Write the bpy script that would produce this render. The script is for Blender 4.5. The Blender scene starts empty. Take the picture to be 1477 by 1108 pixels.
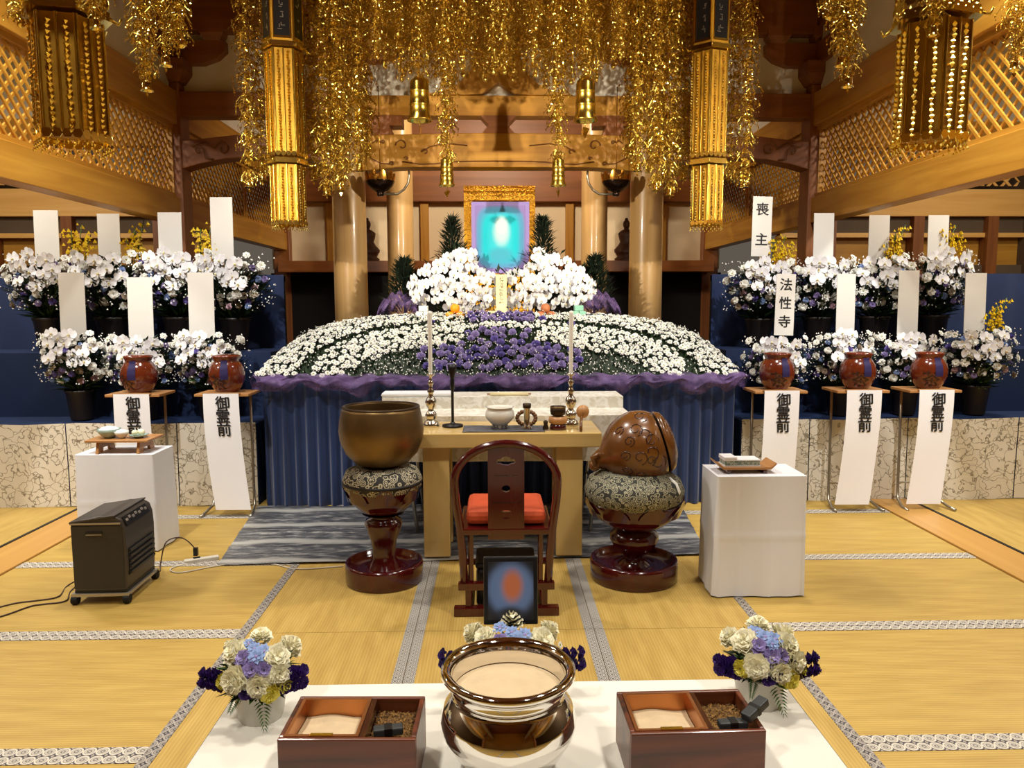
import bpy, math, random
from mathutils import Vector, Matrix, Euler
sc = bpy.context.scene
COL = sc.collection
R = math.radians
PI = math.pi

# ---------------------------------------------------------------- camera
FPX = 1080.0
CAM = Vector((-0.04, 0.0, 1.6))
PITCH, YAW, ROLL = 6.18, 1.3, 0.15
cd = bpy.data.cameras.new('camera')
cd.sensor_width = 36.0
cd.lens = FPX / 1477.0 * 36.0
cd.clip_start = 0.05
cam = bpy.data.objects.new('camera', cd)
COL.objects.link(cam)
cam.location = CAM
cam.rotation_euler = (R(90 - PITCH), R(ROLL), R(-YAW))
sc.camera = cam
CROT = cam.rotation_euler.to_matrix()

def at(x, y, Y=None, z=None, X=None):
    """scene point seen at a picture position, on a plane of known depth, height or side"""
    d = CROT @ Vector(((x - 738.5) / FPX, -(y - 554.0) / FPX, -1.0))
    if Y is not None: t = (Y - CAM.y) / d.y
    elif z is not None: t = (z - CAM.z) / d.z
    else: t = (X - CAM.x) / d.x
    return CAM + d * t

# ---------------------------------------------------------------- world, exposure
w = bpy.data.worlds.new('world'); sc.world = w; w.use_nodes = True
w.node_tree.nodes['Background'].inputs[0].default_value = (1.0, 0.86, 0.68, 1)
w.node_tree.nodes['Background'].inputs[1].default_value = 0.10
sc.view_settings.view_transform = 'Standard'
sc.view_settings.look = 'None'
sc.view_settings.exposure = 0.15
sc.view_settings.gamma = 1.0
sc.view_settings.use_curve_mapping = False

# ---------------------------------------------------------------- lamps of the hall and added fill lamps
def lamp(name, kind, loc, power, color=(1, .86, .66), target=None, size=.3, angle=60, blend=.5):
    l = bpy.data.lights.new(name, kind); l.energy = power; l.color = color
    if kind == 'AREA': l.shape = 'DISK'; l.size = size
    elif kind == 'SPOT': l.spot_size = R(angle); l.spot_blend = blend; l.shadow_soft_size = size
    else: l.shadow_soft_size = size
    o = bpy.data.objects.new(name, l); COL.objects.link(o); o.location = loc
    if target is not None:
        o.rotation_euler = (Vector(target) - Vector(loc)).to_track_quat('-Z', 'Y').to_euler()
    return o
WARM = (1.0, .84, .62)
NEUT = (1.0, .94, .84)
# ceiling downlights over the nave, in two rows
for y in (-.4, 2.4, 4.6):
    for x in (-1.55, 1.55):
        lamp('ceiling_lamp', 'SPOT', (x, y, 4.7), 270, NEUT, (x, y + .3, 0), .16, 104, .7)
# altar spotlights near the side beams, plus added flower and aisle fills
for sx in (-1, 1):
    lamp('altar_spot', 'SPOT', (sx * 2.75, 2.5, 3.02), 820, (1, .88, .70), (sx * .1, 7.2, 3.3), .05, 56, .65)
    lamp('flower_fill', 'SPOT', (sx * 2.5, 3.4, 4.2), 390, (1, .97, .92), (sx * 2.7, 6.3, .9), .06, 70, .7)  # added unseen lamp, brightens the side flowers and marbled tiers
    lamp('aisle_fill', 'AREA', (sx * 4.7, 3.2, 3.9), 95, NEUT, (sx * 4.7, 3.4, 0), .6)  # added unseen lamp, lights the lattice from behind and the aisle mats
    lamp('aisle_fill', 'AREA', (sx * 4.7, 6.0, 3.9), 60, NEUT, (sx * 4.7, 6.2, 0), .6)  # second added fill, deeper in the aisle
# added unseen lamp inside the sanctuary, brightens the rear wall
lamp('sanctuary_fill', 'AREA', (0, 8.3, 4.3), 85, WARM, (0, 10.8, 2.6), .5)

# ---------------------------------------------------------------- materials
def lin(c):
    c = c / 255.0
    return c / 12.92 if c <= .04045 else ((c + .055) / 1.055) ** 2.4
def S(r, g, b): return (lin(r), lin(g), lin(b), 1.0)
MATS = {}
def newmat(name):
    m = bpy.data.materials.new(name); m.use_nodes = True
    nt = m.node_tree
    return m, nt, nt.nodes['Principled BSDF']
def nd(nt, t, **kw):
    n = nt.nodes.new(t)
    for k, v in kw.items(): setattr(n, k, v)
    return n
def ramp(nt, stops, interp='LINEAR'):
    n = nt.nodes.new('ShaderNodeValToRGB'); cr = n.color_ramp; cr.interpolation = interp
    while len(cr.elements) < len(stops): cr.elements.new(.5)
    for e, (p, c) in zip(cr.elements, stops): e.position = p; e.color = c
    return n
def sh(c, k): return (min(1, c[0] * k), min(1, c[1] * k), min(1, c[2] * k), 1)
def mat(name, col, rough=.5, metal=0., var=0., vs=12., bump=0., bs=60., coat=0., sheen=0., trans=0., ior=1.45, emit=0., stretch=None, sss=0.):
    m, nt, b = newmat(name)
    b.inputs['Base Color'].default_value = col
    b.inputs['Roughness'].default_value = rough
    b.inputs['Metallic'].default_value = metal
    b.inputs['IOR'].default_value = ior
    if coat: b.inputs['Coat Weight'].default_value = coat; b.inputs['Coat Roughness'].default_value = .05
    if sheen: b.inputs['Sheen Weight'].default_value = sheen
    if trans: b.inputs['Transmission Weight'].default_value = trans
    if emit:
        b.inputs['Emission Color'].default_value = col; b.inputs['Emission Strength'].default_value = emit
    if var or bump:
        tc = nd(nt, 'ShaderNodeTexCoord'); mp = nd(nt, 'ShaderNodeMapping')
        nt.links.new(tc.outputs['Object'], mp.inputs[0])
        if stretch: mp.inputs['Scale'].default_value = stretch
    if var:
        nz = nd(nt, 'ShaderNodeTexNoise'); nz.inputs['Scale'].default_value = vs; nz.inputs['Detail'].default_value = 4
        nt.links.new(mp.outputs[0], nz.inputs[0])
        r = ramp(nt, [(.3, sh(col, 1 - var)), (.7, sh(col, 1 + var))])
        nt.links.new(nz.outputs[0], r.inputs[0]); nt.links.new(r.outputs[0], b.inputs['Base Color'])
    if bump:
        n2 = nd(nt, 'ShaderNodeTexNoise'); n2.inputs['Scale'].default_value = bs; n2.inputs['Detail'].default_value = 3
        bp = nd(nt, 'ShaderNodeBump'); bp.inputs['Strength'].default_value = bump; bp.inputs['Distance'].default_value = .01
        nt.links.new(mp.outputs[0], n2.inputs[0]); nt.links.new(n2.outputs[0], bp.inputs['Height']); nt.links.new(bp.outputs[0], b.inputs['Normal'])
    MATS[name] = m
    return m
def wood(name, c1, c2, axis=0, scale=9., rough=.45, coat=0., stretch=14., bump=.05):
    """wood whose grain runs along the given object axis"""
    m, nt, b = newmat(name)
    tc = nd(nt, 'ShaderNodeTexCoord'); mp = nd(nt, 'ShaderNodeMapping')
    s = [1.0, 1.0, 1.0]; s[axis] = 1.0 / stretch
    mp.inputs['Scale'].default_value = s
    nt.links.new(tc.outputs['Object'], mp.inputs[0])
    nz = nd(nt, 'ShaderNodeTexNoise'); nz.inputs['Scale'].default_value = scale; nz.inputs['Detail'].default_value = 6; nz.inputs['Distortion'].default_value = 1.2
    nt.links.new(mp.outputs[0], nz.inputs[0])
    r = ramp(nt, [(.3, c1), (.7, c2)])
    nt.links.new(nz.outputs[0], r.inputs[0]); nt.links.new(r.outputs[0], b.inputs['Base Color'])
    b.inputs['Roughness'].default_value = rough
    if coat: b.inputs['Coat Weight'].default_value = coat; b.inputs['Coat Roughness'].default_value = .08
    if bump:
        bp = nd(nt, 'ShaderNodeBump'); bp.inputs['Strength'].default_value = bump; bp.inputs['Distance'].default_value = .01
        nt.links.new(nz.outputs[0], bp.inputs['Height']); nt.links.new(bp.outputs[0], b.inputs['Normal'])
    MATS[name] = m
    return m

# hall timber
T1, T2 = S(168, 114, 32), S(198, 146, 54)
wood('beam_x', T1, T2, 0); wood('beam_y', T1, T2, 1); wood('beam_z', T1, T2, 2)
D1, D2 = S(122, 70, 30), S(146, 88, 40)  # same timber as the beams, its shade put into darker tones
wood('timber_shade_x', D1, D2, 0); wood('timber_shade_y', D1, D2, 1); wood('timber_shade_z', D1, D2, 2)
wood('column_wood', S(180, 142, 88), S(208, 172, 116), 2, 7, .36, .2, 20)
wood('pale_x', S(220, 164, 84), S(236, 184, 104), 0)
wood('pale_z', S(206, 166, 110), S(226, 186, 132), 2)
wood('sill_y', S(186, 138, 66), S(204, 156, 82), 1, 8, .4, .15)
mat('plaster', S(222, 216, 200), .8, var=.04, vs=3)
mat('plaster_cream', S(226, 206, 172), .75, var=.03, vs=2)
mat('shade_black', S(14, 10, 8), .8)  # shade inside the rear hollow and the drum slot, painted flat black
mat('dark_wall', S(92, 74, 54), .8, var=.1, vs=2)
mat('black_edge', S(18, 15, 16), .5)
mat('white_paint', S(238, 236, 228), .6)
# ---------------------------------------------------------------- geometry helpers
class MB:
    def __init__(s): s.v = []; s.f = []; s.m = []; s.sm = []
    def add(s, vs, fs, mi=0, smooth=False, mx=None):
        o = len(s.v)
        for p in vs:
            p = Vector(p)
            s.v.append(mx @ p if mx is not None else p)
        for f in fs:
            s.f.append([o + i for i in f]); s.m.append(mi); s.sm.append(smooth)
        return s
    def box(s, x0, x1, y0, y1, z0, z1, mi=0, mx=None):
        return s.add([(x0,y0,z0),(x1,y0,z0),(x1,y1,z0),(x0,y1,z0),(x0,y0,z1),(x1,y0,z1),(x1,y1,z1),(x0,y1,z1)],
                     [(0,3,2,1),(4,5,6,7),(0,1,5,4),(1,2,6,5),(2,3,7,6),(3,0,4,7)], mi, False, mx)
    def cbox(s, c, d, mi=0, mx=None):
        return s.box(c[0]-d[0]/2, c[0]+d[0]/2, c[1]-d[1]/2, c[1]+d[1]/2, c[2]-d[2]/2, c[2]+d[2]/2, mi, mx)
    def frustum(s, b, t, z0, z1, mi=0, mx=None):
        """b,t = (x0,x1,y0,y1) rectangles at the bottom and the top"""
        return s.add([(b[0],b[2],z0),(b[1],b[2],z0),(b[1],b[3],z0),(b[0],b[3],z0),(t[0],t[2],z1),(t[1],t[2],z1),(t[1],t[3],z1),(t[0],t[3],z1)],
                     [(0,3,2,1),(4,5,6,7),(0,1,5,4),(1,2,6,5),(2,3,7,6),(3,0,4,7)], mi, False, mx)
    def lathe(s, prof, n=24, mi=0, smooth=True, mx=None, ry=1.0):
        vs = []; fs = []
        for (r, z) in prof:
            for k in range(n):
                a = 2*PI*k/n
                vs.append((r*math.cos(a), r*math.sin(a)*ry, z))
        for j in range(len(prof)-1):
            for k in range(n):
                fs.append((j*n+k, j*n+(k+1) % n, (j+1)*n+(k+1) % n, (j+1)*n+k))
        s.add(vs, fs, mi, smooth, mx)
        rs = [q[0] for q in prof]; zs_ = [q[1] for q in prof]
        if max(zs_)-min(zs_) < .35*max(rs) and min(rs) > .4*max(rs): return s      # open ring
        if prof[0][0] > 1e-5: s.add([vs[k] for k in range(n)], [tuple(reversed(range(n)))], mi, False, mx)
        if prof[-1][0] > 1e-5: s.add(vs[-n:], [tuple(range(n))], mi, False, mx)
        return s
    def tube(s, pts, r, n=8, mi=0, smooth=True, mx=None, closed=False):
        pts = [Vector(p) for p in pts]
        N = len(pts); vs = []; fs = []
        up = None
        for i, p in enumerate(pts):
            if closed: t = (pts[(i+1) % N] - pts[i-1])
            else: t = (pts[min(i+1, N-1)] - pts[max(i-1, 0)])
            t.normalize()
            if up is None:
                up = Vector((0, 0, 1)) if abs(t.z) < .9 else Vector((1, 0, 0))
            a = (up - t * up.dot(t))
            if a.length < 1e-6: a = t.orthogonal()
            a.normalize(); up = a
            b = t.cross(a)
            rr = r[i] if isinstance(r, (list, tuple)) else r
            for k in range(n):
                an = 2*PI*k/n
                vs.append(p + (a*math.cos(an) + b*math.sin(an))*rr)
        M_ = N if closed else N-1
        for j in range(M_):
            for k in range(n):
                j2 = (j+1) % N
                fs.append((j*n+k, j*n+(k+1) % n, j2*n+(k+1) % n, j2*n+k))
        if not closed:
            fs.append(tuple(reversed(range(n)))); fs.append(tuple(range((N-1)*n, N*n)))
        return s.add(vs, fs, mi, smooth, mx)
    def prism(s, poly, h0, h1, mi=0, mx=None):
        """poly in XY extruded along Z from h0 to h1"""
        n = len(poly)
        vs = [(p[0], p[1], h0) for p in poly] + [(p[0], p[1], h1) for p in poly]
        fs = [tuple(reversed(range(n))), tuple(range(n, 2*n))] + [(k, (k+1) % n, n+(k+1) % n, n+k) for k in range(n)]
        return s.add(vs, fs, mi, False, mx)
    def grid(s, fn, nu, nv, mi=0, smooth=True, mx=None):
        vs = [fn(i/nu, j/nv) for j in range(nv+1) for i in range(nu+1)]
        fs = [(j*(nu+1)+i, j*(nu+1)+i+1, (j+1)*(nu+1)+i+1, (j+1)*(nu+1)+i) for j in range(nv) for i in range(nu)]
        return s.add(vs, fs, mi, smooth, mx)
    def ball(s, c, r, n=8, m=6, mi=0, sc_=(1,1,1), mx=None):
        prof = [(r*math.sin(PI*j/m), -r*math.cos(PI*j/m)) for j in range(m+1)]
        vs = []; fs = []
        for (rr, z) in prof:
            for k in range(n):
                a = 2*PI*k/n
                vs.append((c[0]+rr*math.cos(a)*sc_[0], c[1]+rr*math.sin(a)*sc_[1], c[2]+z*sc_[2]))
        for j in range(m):
            for k in range(n):
                fs.append((j*n+k, j*n+(k+1) % n, (j+1)*n+(k+1) % n, (j+1)*n+k))
        return s.add(vs, fs, mi, True, mx)
    def mesh(s, name, mats):
        me = bpy.data.meshes.new(name)
        me.from_pydata([tuple(v) for v in s.v], [], s.f)
        for m in (mats if isinstance(mats, (list, tuple)) else [mats]):
            me.materials.append(MATS[m])
        me.polygons.foreach_set('material_index', s.m)
        me.polygons.foreach_set('use_smooth', s.sm)
        me.update()
        return me
    def build(s, name, mats, parent=None, loc=None, rot=None, bevel=0, kind=None, label=None):
        o = bpy.data.objects.new(name, s.mesh(name, mats)); COL.objects.link(o)
        if parent is not None: o.parent = parent
        if loc is not None: o.location = loc
        if rot is not None: o.rotation_euler = rot
        if bevel:
            md = o.modifiers.new('bevel', 'BEVEL'); md.width = bevel; md.segments = 2; md.limit_method = 'ANGLE'; md.angle_limit = R(40)
        if kind: o['kind'] = kind
        if label: o['label'] = label
        return o
def tag(o, label=None, cat=None, group=None, kind=None):
    if label: o['label'] = label
    if cat: o['category'] = cat
    if group: o['group'] = group
    if kind: o['kind'] = kind
    return o
def thing(name, label, cat, loc=(0, 0, 0), rz=0, group=None):
    o = bpy.data.objects.new(name, None); COL.objects.link(o)
    o.empty_display_size = .1
    o.location = loc; o.rotation_euler = (0, 0, rz)
    return tag(o, label, cat, group)
def inst(name, me, parent=None, loc=(0, 0, 0), rot=(0, 0, 0), scale=1.0):
    o = bpy.data.objects.new(name, me); COL.objects.link(o)
    if parent is not None: o.parent = parent
    o.location = loc; o.rotation_euler = rot
    o.scale = scale if isinstance(scale, (tuple, list)) else (scale, scale, scale)
    return o
def copy_tree(o, loc=None, rz=None, label=None, parent=None):
    c = o.copy(); COL.objects.link(c)
    if parent is not None: c.parent = parent
    if loc is not None: c.location = loc
    if rz is not None: c.rotation_euler = (0, 0, rz)
    if label: c['label'] = label
    for ch in [x for x in COL.objects if x.parent == o]:
        copy_tree(ch, parent=c)
    return c
def look(n, spin=0.0):
    """rotation that turns a piece's +Z to the direction n"""
    q = Vector(n).normalized().to_track_quat('Z', 'Y')
    return (q.to_matrix() @ Matrix.Rotation(spin, 3, 'Z')).to_euler()
def glyph(ch, size, name='character', mats='ink', bold=0.0, shear=.0, thick=.0008):
    """one written character as a thin raised mesh, centred, in the XZ plane facing -Y"""
    c = bpy.data.curves.new('txt', 'FONT'); c.body = ch; c.size = 1.0; c.shear = shear
    c.resolution_u = 3
    o = bpy.data.objects.new('txt', c); COL.objects.link(o)
    bpy.context.view_layer.update()
    dg = bpy.context.evaluated_depsgraph_get()
    me = bpy.data.meshes.new_from_object(o.evaluated_get(dg))
    bpy.data.objects.remove(o); bpy.data.curves.remove(c)
    xs = [v.co.x for v in me.vertices]; ys = [v.co.y for v in me.vertices]
    cx, cy = (min(xs)+max(xs))/2, (min(ys)+max(ys))/2
    for v in me.vertices:
        x, y = (v.co.x-cx)*size, (v.co.y-cy)*size
        v.co = (x, -thick, y)
    if bold:      # a loaded brush: the strokes swell sideways and downwards
        vs = [v.co.copy() for v in me.vertices]; fs = [tuple(p.vertices) for p in me.polygons]
        V, F = [], []
        for (dx, dz) in ((0, 0), (1, .3), (-1, -.3), (.3, -.8), (-.3, .8)):
            o_ = len(V)
            V += [(v.x+dx*bold*size, v.y-.0002*len(V)/max(1, len(vs)), v.z+dz*bold*size) for v in vs]
            F += [tuple(i+o_ for i in f) for f in fs]
        bpy.data.meshes.remove(me)
        me = bpy.data.meshes.new(name); me.from_pydata(V, [], F)
    me.name = name
    me.materials.clear(); me.materials.append(MATS[mats])
    return me
mat('ink', S(26, 24, 26), .6)
# ================================================================ THE SETTING
def struct(o, label=None):
    o['kind'] = 'structure'
    if label: o['label'] = label
    return o
def tatami_mat(name, c1, c2, axis):
    m, nt, b = newmat(name)
    tc = nd(nt, 'ShaderNodeTexCoord'); mp = nd(nt, 'ShaderNodeMapping')
    nt.links.new(tc.outputs['Object'], mp.inputs[0])
    wv = nd(nt, 'ShaderNodeTexWave', wave_type='BANDS', bands_direction='Y' if axis == 0 else 'X')
    wv.inputs['Scale'].default_value = 22; wv.inputs['Distortion'].default_value = .3; wv.inputs['Detail'].default_value = 1
    nt.links.new(mp.outputs[0], wv.inputs[0])
    nz = nd(nt, 'ShaderNodeTexNoise'); nz.inputs['Scale'].default_value = 3; nz.inputs['Detail'].default_value = 6
    mp2 = nd(nt, 'ShaderNodeMapping'); mp2.inputs['Scale'].default_value = (1, 6, 1) if axis == 0 else (6, 1, 1)
    nt.links.new(tc.outputs['Object'], mp2.inputs[0]); nt.links.new(mp2.outputs[0], nz.inputs[0])
    r = ramp(nt, [(.3, c1), (.7, c2)])
    nt.links.new(nz.outputs[0], r.inputs[0])
    mx = nd(nt, 'ShaderNodeMix', data_type='RGBA', blend_type='MULTIPLY'); mx.inputs[0].default_value = .35
    r2 = ramp(nt, [(.0, (.55, .5, .42, 1)), (.55, (1, 1, 1, 1))])
    nt.links.new(wv.outputs[0], r2.inputs[0])
    nt.links.new(r.outputs[0], mx.inputs[6]); nt.links.new(r2.outputs[0], mx.inputs[7])
    nt.links.new(mx.outputs[2], b.inputs['Base Color'])
    bp = nd(nt, 'ShaderNodeBump'); bp.inputs['Strength'].default_value = .12; bp.inputs['Distance'].default_value = .003
    nt.links.new(wv.outputs[0], bp.inputs['Height']); nt.links.new(bp.outputs[0], b.inputs['Normal'])
    b.inputs['Roughness'].default_value = .55
    MATS[name] = m
tatami_mat('tatami_cross', S(174, 142, 66), S(194, 162, 82), 0)
tatami_mat('tatami_long', S(174, 142, 68), S(196, 164, 88), 1)
def border_mat(name, light, dark, cell, lines):
    """edge ribbon: a row of ringed circles on a dark ground"""
    m, nt, b = newmat(name)
    tc = nd(nt, 'ShaderNodeTexCoord')
    vo = nd(nt, 'ShaderNodeVectorMath', operation='SCALE'); vo.inputs[3].default_value = 1.0 / cell
    nt.links.new(tc.outputs['Object'], vo.inputs[0])
    fr = nd(nt, 'ShaderNodeVectorMath', operation='FRACTION'); nt.links.new(vo.outputs[0], fr.inputs[0])
    sb = nd(nt, 'ShaderNodeVectorMath', operation='SUBTRACT'); sb.inputs[1].default_value = (.5, .5, 0)
    nt.links.new(fr.outputs[0], sb.inputs[0])
    ml = nd(nt, 'ShaderNodeVectorMath', operation='MULTIPLY'); ml.inputs[1].default_value = (1, 1, 0)
    nt.links.new(sb.outputs[0], ml.inputs[0])
    ln = nd(nt, 'ShaderNodeVectorMath', operation='LENGTH'); nt.links.new(ml.outputs[0], ln.inputs[0])
    if lines:
        r = ramp(nt, [(0, sh(light, .75)), (.10, dark), (.17, sh(light, .7)), (.27, sh(light, .8)), (.33, dark), (.36, light), (.47, light), (.50, dark), (.58, dark), (.62, sh(light, .8))], 'CONSTANT')
    else:
        r = ramp(nt, [(0, dark), (.16, light), (.30, dark), (.40, light), (.52, dark), (.62, light)], 'CONSTANT')
    nt.links.new(ln.outputs['Value'], r.inputs[0]); nt.links.new(r.outputs[0], b.inputs['Base Color'])
    b.inputs['Roughness'].default_value = .7
    MATS[name] = m
border_mat('border_ring', S(204, 196, 180), S(84, 78, 82), .047, True)
border_mat('border_weave', S(186, 180, 168), S(52, 52, 60), .0317, False)
border_mat('border_ring_no_sheen', S(164, 156, 146), S(58, 54, 60), .047, True)  # same ringed ribbon, lack of silk sheen along depth painted darker

floor = struct(MB().box(-6.2, 6.2, -5, 12, -.25, -.052).build('floor', 'dark_wall'), 'tatami floor of the temple hall')
def tatami(x0, x1, y0, y1, axis, heri, pat):
    g = .0015
    cx, cy = (x0+x1)/2, (y0+y1)/2
    hx, hy = (x1-x0)/2-g, (y1-y0)/2-g
    o = MB().box(-hx, hx, -hy, hy, -.05, 0).build('tatami_mat', 'tatami_cross' if axis == 0 else 'tatami_long', floor, (cx, cy, 0))
    for e in heri:
        wd = .047
        if e == 'y0': m = MB().box(-hx, hx, 0, wd, 0, .0025); l = (0, -hy, 0)
        if e == 'y1': m = MB().box(-hx, hx, 0, wd, 0, .0025); l = (0, hy-wd, 0)
        if e == 'x0': m = MB().box(0, wd, -hy, hy, 0, .0025); l = (-hx, 0, 0)
        if e == 'x1': m = MB().box(0, wd, -hy, hy, 0, .0025); l = (hx-wd, 0, 0)
        m.build('border_ribbon', pat, o, l)
rows = [-4.46, -3.46, -2.46, -1.46, -.46, .54, 1.54, 2.54, 3.527, 4.533, 5.56, 6.56, 7.56]
for i in range(len(rows)-1):
    for s in (-1, 1):
        a, b_ = (1.30, 2.975)
        tatami(min(s*a, s*b_), max(s*a, s*b_), rows[i], rows[i+1], 0, ('y0', 'y1'), 'border_ring')
for y0, y1 in ((-4.1, -2.19), (-2.19, -.28), (-.28, 1.625), (1.625, 3.53), (3.53, 5.44), (5.44, 7.35)):
    for k, (x0, x1) in enumerate(((-1.30, -.44), (-.44, .44), (.44, 1.30))):
        tatami(x0, x1, y0, y1, 1, ('x0', 'x1'), 'border_ring' if False else 'border_weave')
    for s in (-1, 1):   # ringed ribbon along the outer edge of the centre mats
        MB().box(-.0235, .0235, -(y1-y0)/2, (y1-y0)/2, 0, .004).build('border_ribbon', 'border_ring_no_sheen', floor, (s*1.2765, (y0+y1)/2, 0))
for s in (-1, 1):       # mats of the side aisles
    for y0 in range(-4, 9, 2):
        x0, x1 = (3.31, 5.2) if s > 0 else (-5.2, -3.31)
        tatami(x0, x1, y0+.02, y0+2.02, 1, (), None)
    sb = MB().box(-.155, .155, -6, 6, -.05, .012).build('trim_1' if s < 0 else 'trim_2', 'sill_y', None, (s*3.135, 2.0, 0), bevel=.003)
    struct(sb, 'polished wooden threshold board along the ' + ('left' if s < 0 else 'right') + ' side of the tatami')
    MB().box(-.012, .012, -6, 6, -.05, .016).build('edge_strip', 'black_edge', sb, (s*.165, 0, 0))

# ---- outer shell
struct(MB().box(-6.2, -6.0, -5, 12, -.05, 3.2).box(-6.2, -6.0, -5, 12, 3.2, 5.8, 1).build('wall_left', ['dark_wall', 'plaster']), 'outer wall of the left aisle')
struct(MB().box(6.0, 6.2, -5, 12, -.05, 3.2).box(6.0, 6.2, -5, 12, 3.2, 5.8, 1).build('wall_right', ['dark_wall', 'plaster']), 'outer wall of the right aisle')
struct(MB().box(-6.2, 6.2, -5.2, -5, -.05, 5.8).build('wall_front', 'beam_x'), 'wooden entrance wall opposite the altar')
struct(MB().box(-6.2, 6.2, -5, 12, 5.6, 5.8).build('ceiling', 'timber_shade_y'), 'dark wooden ceiling')

# ---- side arcades: square pillars, rail, lattice transom, upper beam
def lattice(y0, y1, z0, z1, pitch=.075, wd=.02, th=.014):
    mb = MB()
    L, H = y1-y0, z1-z0
    for sgn, xo in ((1, 0), (-1, th)):
        k = -H
        while k < L:
            # strip along t: (y, z) = (k + t, t) for sgn>0 ; clipped to the panel
            t0, t1 = max(0, -k), min(H, L-k)
            if t1 - t0 > .01:
                h = wd*.7071
                pts = []
                for (t, sd) in ((t0, -1), (t1, -1), (t1, 1), (t0, 1)):
                    yy = min(max(k + t + sd*h, 0), L); zz = t
                    if sgn < 0: zz = H - zz
                    pts.append((yy, zz))
                vs = [(xo, y0+p[0], z0+p[1]) for p in pts] + [(xo+th, y0+p[0], z0+p[1]) for p in pts]
                mb.add(vs, [(0,1,2,3),(7,6,5,4),(0,4,5,1),(1,5,6,2),(2,6,7,3),(3,7,4,0)])
            k += pitch*1.4142
    return mb
for s in (-1, 1):
    side = 'left' if s < 0 else 'right'
    rail = struct(MB().box(-.08, .08, -5, 11.3, 2.37, 2.61).build('beam', 'beam_y', None, (s*3.13, 0, 0), bevel=.006), 'long lower beam of the ' + side + ' arcade under the lattice')
    MB().box(-.05, .05, -5, 11.3, 2.61, 2.65).build('ledge', 'beam_y', rail)
    ub = struct(MB().box(-.09, .09, -5, 11.3, 3.29, 3.60).build('beam', 'beam_y', None, (s*3.13, 0, 0), bevel=.006), 'long upper beam of the ' + side + ' arcade above the lattice')
    MB().box(-.05, .05, -5, 11.3, 3.25, 3.29).build('ledge', 'beam_y', ub)
    struct(MB().box(-.03, .03, -5, 11.3, 3.60, 4.55).build('wall_' + side + '_upper', 'plaster', None, (s*3.13, 0, 0)), 'plaster band above the ' + side + ' arcade')
    struct(MB().box(-.10, .10, -5, 11.3, 4.3, 4.62).build('beam', 'timber_shade_y', None, (s*3.13, 0, 0), bevel=.006), 'top plate beam of the ' + side + ' arcade')
    for (y0, y1) in ((-1.6, 1.3), (1.42, 4.28), (4.40, 7.37), (7.63, 9.36), (9.50, 11.2)):
        lo = struct(lattice(y0, y1, 2.65, 3.25).build('lattice_transom', 'beam_y', None, (s*3.13, 0, 0)), '%s arcade lattice of crossed wooden slats, bay at %.0f m' % (side, y0))
        lo['kind'] = 'structure'
        lo['label'] = 'wooden lattice transom of the %s arcade, %s bay' % (side, {-1.6: 'rearmost', 1.42: 'near', 4.40: 'middle', 7.63: 'sanctuary front', 9.50: 'sanctuary back'}[y0])
        fr = MB().box(-.03, .04, y0-.06, y0, 2.65, 3.25).box(-.03, .04, y1, y1+.06, 2.65, 3.25)
        fr.build('frame', 'beam_z', lo)
    # square corner pillar with its bracket set
    pl = struct(MB().box(-.115, .115, -.115, .115, 0, 3.68).build('pillar', 'timber_shade_z', None, (s*3.13, 7.5, 0), bevel=.012), 'square corner pillar on the ' + side + ' of the sanctuary')
    # rear pillar
    struct(MB().box(-.12, .12, -.12, .12, 0, 4.6).build('pillar', 'timber_shade_z', None, (s*3.13, 11.2, 0), bevel=.012), 'square rear pillar on the ' + side + ' of the sanctuary')
    if s < 0 or True:
        struct(MB().box(-.13, .13, -.13, .13, 0, 3.68).build('pillar', 'timber_shade_z', None, (s*3.13, -2.2, 0), bevel=.012), 'square entrance pillar on the ' + side)
# ---- bracket sets
def bracket_set(parent, along=1.0):
    z = 3.68
    MB().frustum((-.13, .13, -.13, .13), (-.2, .2, -.2, .2), z, z+.09).box(-.2, .2, -.2, .2, z+.09, z+.2).build('bearing_block', 'timber_shade_x', parent, bevel=.008)
    arm = [(-.55, .13), (-.55, .04), (-.47, -.03), (-.33, -.08), (.33, -.08), (.47, -.03), (.55, .04), (.55, .13)]
    mx = Matrix(((1,0,0,0),(0,0,1,0),(0,1,0,0),(0,0,0,1)))
    me = MB().prism(arm, -.07, .07, 0, mx).mesh('bracket_arm', 'timber_shade_x')
    inst('bracket_arm', me, parent, (0, 0, z+.26))
    inst('bracket_arm', me, parent, (0, 0, z+.26), (0, 0, PI/2))
    inst('bracket_arm', me, parent, (0, 0, z+.62), (0, 0, 0), (1.25, 1, 1))
    inst('bracket_arm', me, parent, (0, 0, z+.62), (0, 0, PI/2), (1.25, 1, 1))
    bl = MB().frustum((-.07, .07, -.07, .07), (-.11, .11, -.11, .11), 0, .06).box(-.11, .11, -.11, .11, .06, .15).mesh('small_block', 'timber_shade_x')
    for dx, dy in ((-.44, 0), (.44, 0), (0, -.44), (0, .44), (0, 0)):
        inst('small_block', bl, parent, (dx, dy, z+.39))
for o in [x for x in COL.objects if x.name.startswith('pillar') and abs(x.location.y-7.5) < .1]:
    bracket_set(o)
# ---- round pillars in front of the sanctuary
for s in (-1, 1):
    p = MB().lathe([(.163, 0), (.163, 1.6), (.160, 3.3), (.155, 3.68)], 40)
    p = struct(p.build('pillar', 'column_wood', None, (s*1.46, 7.5, 0)), 'round polished pillar ' + ('left' if s < 0 else 'right') + ' of the portrait')
    bracket_set(p)

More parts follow.
